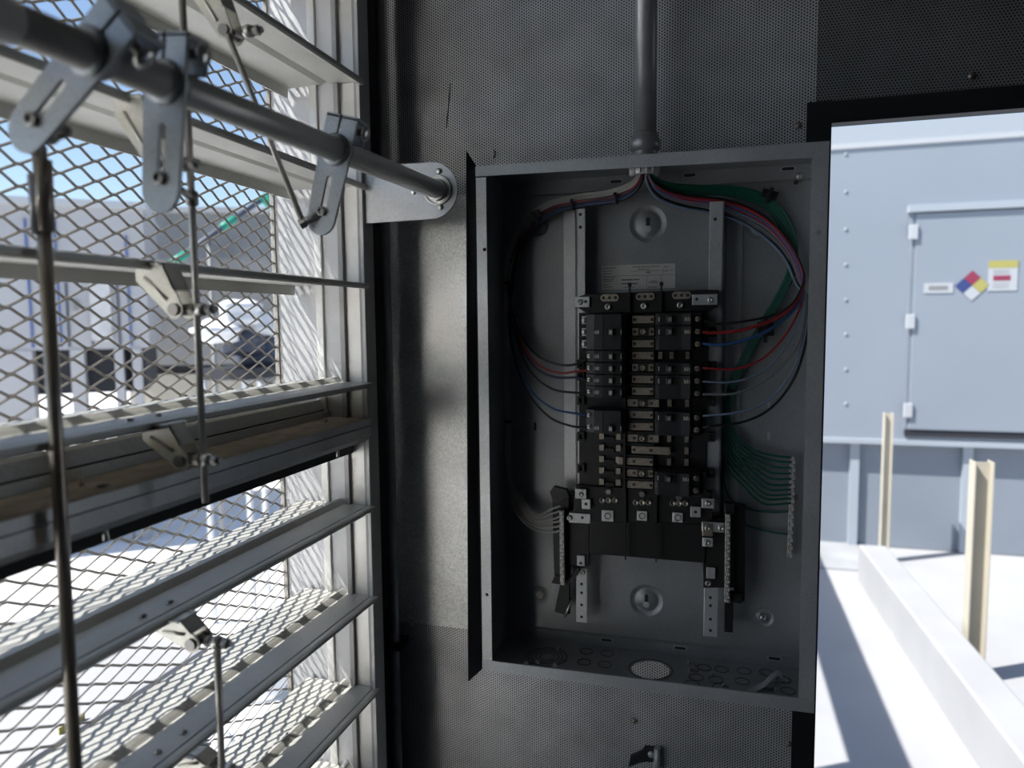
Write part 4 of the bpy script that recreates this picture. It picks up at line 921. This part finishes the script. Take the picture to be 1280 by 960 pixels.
# --- left side
ZTOP = 1.45
def gpt(px, py, z): v = at(px, py, 'z', z); return Vector((v.x, v.y, 0))
A0, A1 = gpt(0, 254, ZTOP), gpt(178, 262, ZTOP)
ux = (A1-A0).normalized(); A0 = A0-ux*2.0; un = Vector((-ux.y, ux.x, 0)); un = un if un.dot(A0-CAM) > 0 else -un
Lc = (A1-A0).length
def fbox(mb, o, u, n, a0, a1, d0_, d1_, z0, z1):
    vs = [o+u*a+n*d+Vector((0, 0, z)) for z in (z0, z1) for a, d in ((a0, d0_), (a1, d0_), (a1, d1_), (a0, d1_))]
    return mb.add(vs, [(3, 2, 1, 0), (4, 5, 6, 7), (0, 1, 5, 4), (1, 2, 6, 5), (2, 3, 7, 6), (3, 0, 4, 7)])
def facepoint(px, py, o, n):
    d = RT*((px-640)/F_PX)+UP*((480-py)/F_PX)+FW; P = CAM+d*((o-CAM).dot(n)/d.dot(n)); return P
zc0 = facepoint(90, 437, A0, un).z
cab = thing('equipment_cabinet', A1+Vector((0, 0, GZ)), 'long pale blue cabinet on legs seen through the louver mesh', 'cabinet')
fbox(MB(), A0, ux, un, 0, Lc, 0, 1.6, zc0, ZTOP).build('body', 'cabinet_paint', cab)
fbox(MB(), A0, ux, un, -.03, Lc+.03, -.04, 1.6, ZTOP, ZTOP+.05).build('roof_cap', 'sign_white', cab)
def along(px, py): return (facepoint(px, py, A0, un)-A0).dot(ux)
for px, z_hi_, m in ((36, 1.35, 'blue_trim'), (72, 1.35, 'blue_trim'), (160, 1.25, 'blue_trim'), (82, .9, 'machine_dark'), (112, .9, 'machine_dark'), (146, .9, 'machine_dark')):
    a = along(px, 350); fbox(MB(), A0, ux, un, a-.007, a+.007, -.012, .0, zc0+.02, z_hi_).build('panel_joint', m, cab)
a = along(113, 380), along(139, 380); fbox(MB(), A0, ux, un, a[0], a[1], -.03, -.004, facepoint(120, 426, A0, un).z, facepoint(120, 342, A0, un).z).build('vent_grille', 'alu_dull', cab)
a = along(92, 385), along(97, 385); fbox(MB(), A0, ux, un, a[0], a[1], -.03, -.004, facepoint(92, 388, A0, un).z, facepoint(92, 376, A0, un).z).build('door_handle', 'concrete_grey', cab)
fbox(MB(), A0, ux, un, .1, Lc-.05, .15, 1.5, zc0-.34, zc0).build('under_shade', 'black_and_shade', cab)  # near-black block standing in for the shade under the cabinet
for px, hw in ((-30, .10), (18, .12), (98, .045), (150, .03), (172, .03)):
    a = along(px, 470); fbox(MB(), A0, ux, un, a-hw, a+hw, -.01, .12, GZ, zc0).build('leg', 'cabinet_paint', cab)
# grey container behind
B0, B1 = gpt(172, 266, 1.75), gpt(420, 268, 1.75)
bu = (B1-B0).normalized(); bn = Vector((-bu.y, bu.x, 0)); bn = bn if bn.dot(B0-CAM) > 0 else -bn
B0 = B0-bu*.2; Lb = (B1-B0).length+.2
zq = facepoint(250, 456, B0, bn).z
con = thing('grey_container', B0+Vector((0, 0, GZ)), 'plain grey container behind the mesh, right of the pale cabinet', 'container')
fbox(MB(), B0, bu, bn, 0, Lb, 0, 2.4, zq, 1.75).build('body', 'concrete_grey', con)
fbox(MB(), B0, bu, bn, -.02, Lb, -.05, 2.4, 1.75, 1.81).build('roof_edge', 'cabinet_paint', con)
fbox(MB(), B0, bu, bn, .1, Lb, .1, 2.4, zq-.10, zq).build('base_gap', 'black_and_shade', con)
fbox(MB(), B0, bu, bn, 0, Lb, .05, 2.4, GZ, zq-.10).build('plinth', 'cream', con)
# green-jointed pipe
def mid(px, py, X_): return at(px, py, 'x', X_)
gp = thing('sloping_pipe', mid(225, 330, -2.6), 'dark pipe with green couplings sloping up outside the mesh', 'pipe')
g_a, g_b = mid(226, 322, -2.6), mid(330, 247, -2.6); gd = (g_b-g_a)
MB().cyl(g_a, g_b, .018, 10).build('pipe', 'machine_dark', gp)
for f0, f1 in ((-.08, .06), (.44, .60), (.93, 1.06)): MB().cyl(g_a+gd*f0, g_a+gd*f1, .024, 12).build('coupling', 'green_fitting', gp)
MB().cyl(g_a+gd*.99, g_a+gd*.99+Vector((.05, .12, -.10)), .030, 12).build('coupling', 'green_fitting', gp)
MB().cyl((g_a.x+gd.x*.3, g_a.y+gd.y*.3, GZ), g_a+gd*.3, .012, 8).build('stanchion', 'concrete_grey', gp)
# wrapped bundle
def lump(name, px, py, X_, sx, sy, sz, m, label, cat, seed):
    import bmesh
    bm = bmesh.new(); bmesh.ops.create_icosphere(bm, subdivisions=3, radius=1); rr_ = random.Random(seed); c = mid(px, py, X_)
    ph = [rr_.uniform(0, 6) for _ in range(6)]
    for v in bm.verts:
        k = 1+.16*math.sin(4*v.co.x+ph[0])*math.sin(5*v.co.y+ph[1])+.12*math.sin(7*v.co.z+ph[2])
        v.co = Vector((v.co.x*sx*k, v.co.y*sy*k, v.co.z*sz*k))
    me = bpy.data.meshes.new(name); bm.to_mesh(me); bm.free(); me.materials.append(MATS[m]); o = bpy.data.objects.new(name, me); COL.objects.link(o); o.location = c
    for p_ in me.polygons: p_.use_smooth = True
    return tag(o, label, cat)
mc = thing('wrapped_machine', mid(315, 500, -2.2), 'dark machine under crumpled white plastic wrap outside the mesh', 'machine')
for (px, py, a, b, c_, m, s_) in ((300, 392, .10, .16, .09, 'white_wrap', 1), (270, 415, .10, .15, .06, 'white_wrap', 2), (322, 410, .10, .12, .10, 'white_wrap', 3), (330, 445, .12, .16, .14, 'machine_dark', 4), (305, 430, .10, .14, .08, 'machine_dark', 5)):
    l = lump('wrap' if m == 'white_wrap' else 'machine_body', px, py, -2.2, a, b, c_, m, None, None, s_); l.parent = mc; l.location = l.location-mc.location
q = mid(320, 470, -2.2)
MB().box(q.x-.15, q.x+.15, q.y-.3, q.y+.25, q.z, q.z+.06).build('stand', 'black_and_shade', mc)
for a_ in (-.13, .13):
    for b_ in (-.28, .22): MB().box(q.x+a_-.012, q.x+a_+.012, q.y+b_-.012, q.y+b_+.012, GZ, q.z).build('stand_leg', 'galv', mc)
# low grey box below, through the lower louver
q = at(40, 905, 'x', -1.0)
lb2 = thing('low_box', (q.x, q.y, GZ), 'low grey-blue box with a yellow tag outside the lower louver', 'box')
MB().box(q.x-.5, q.x+.12, q.y-.6, q.y+.35, GZ+.002, q.z).build('case', 'shelter_skirt', lb2, .01)
MB().box(q.x-.5, q.x+.14, q.y-.62, q.y+.37, q.z, q.z+.02).build('lid', 'cabinet_paint', lb2, .004)
q2 = at(90, 912, 'x', q.x+.121); MB().box(q.x+.12, q.x+.123, q2.y-.03, q2.y+.03, q2.z-.02, q2.z+.02).build('yellow_tag', 'sign_yellow', lb2)
# scattered white blocks on the roof outside the louver
for i, (px, py, X_, sx, sy, sz, lbl) in enumerate(((310, 650, -1.7, .2, .2, .10, 'white crumpled sheet lying outside near the jamb'), (225, 850, -1.5, .22, .16, .09, 'pale crumpled sheet lying outside below the lower louver'))):
    v = mid(px, py, X_); lump('plastic_sheet', px, py, X_, sx, sy, sz, 'white_wrap', lbl, 'sheet', 20+i).location.z = GZ+sz*.7
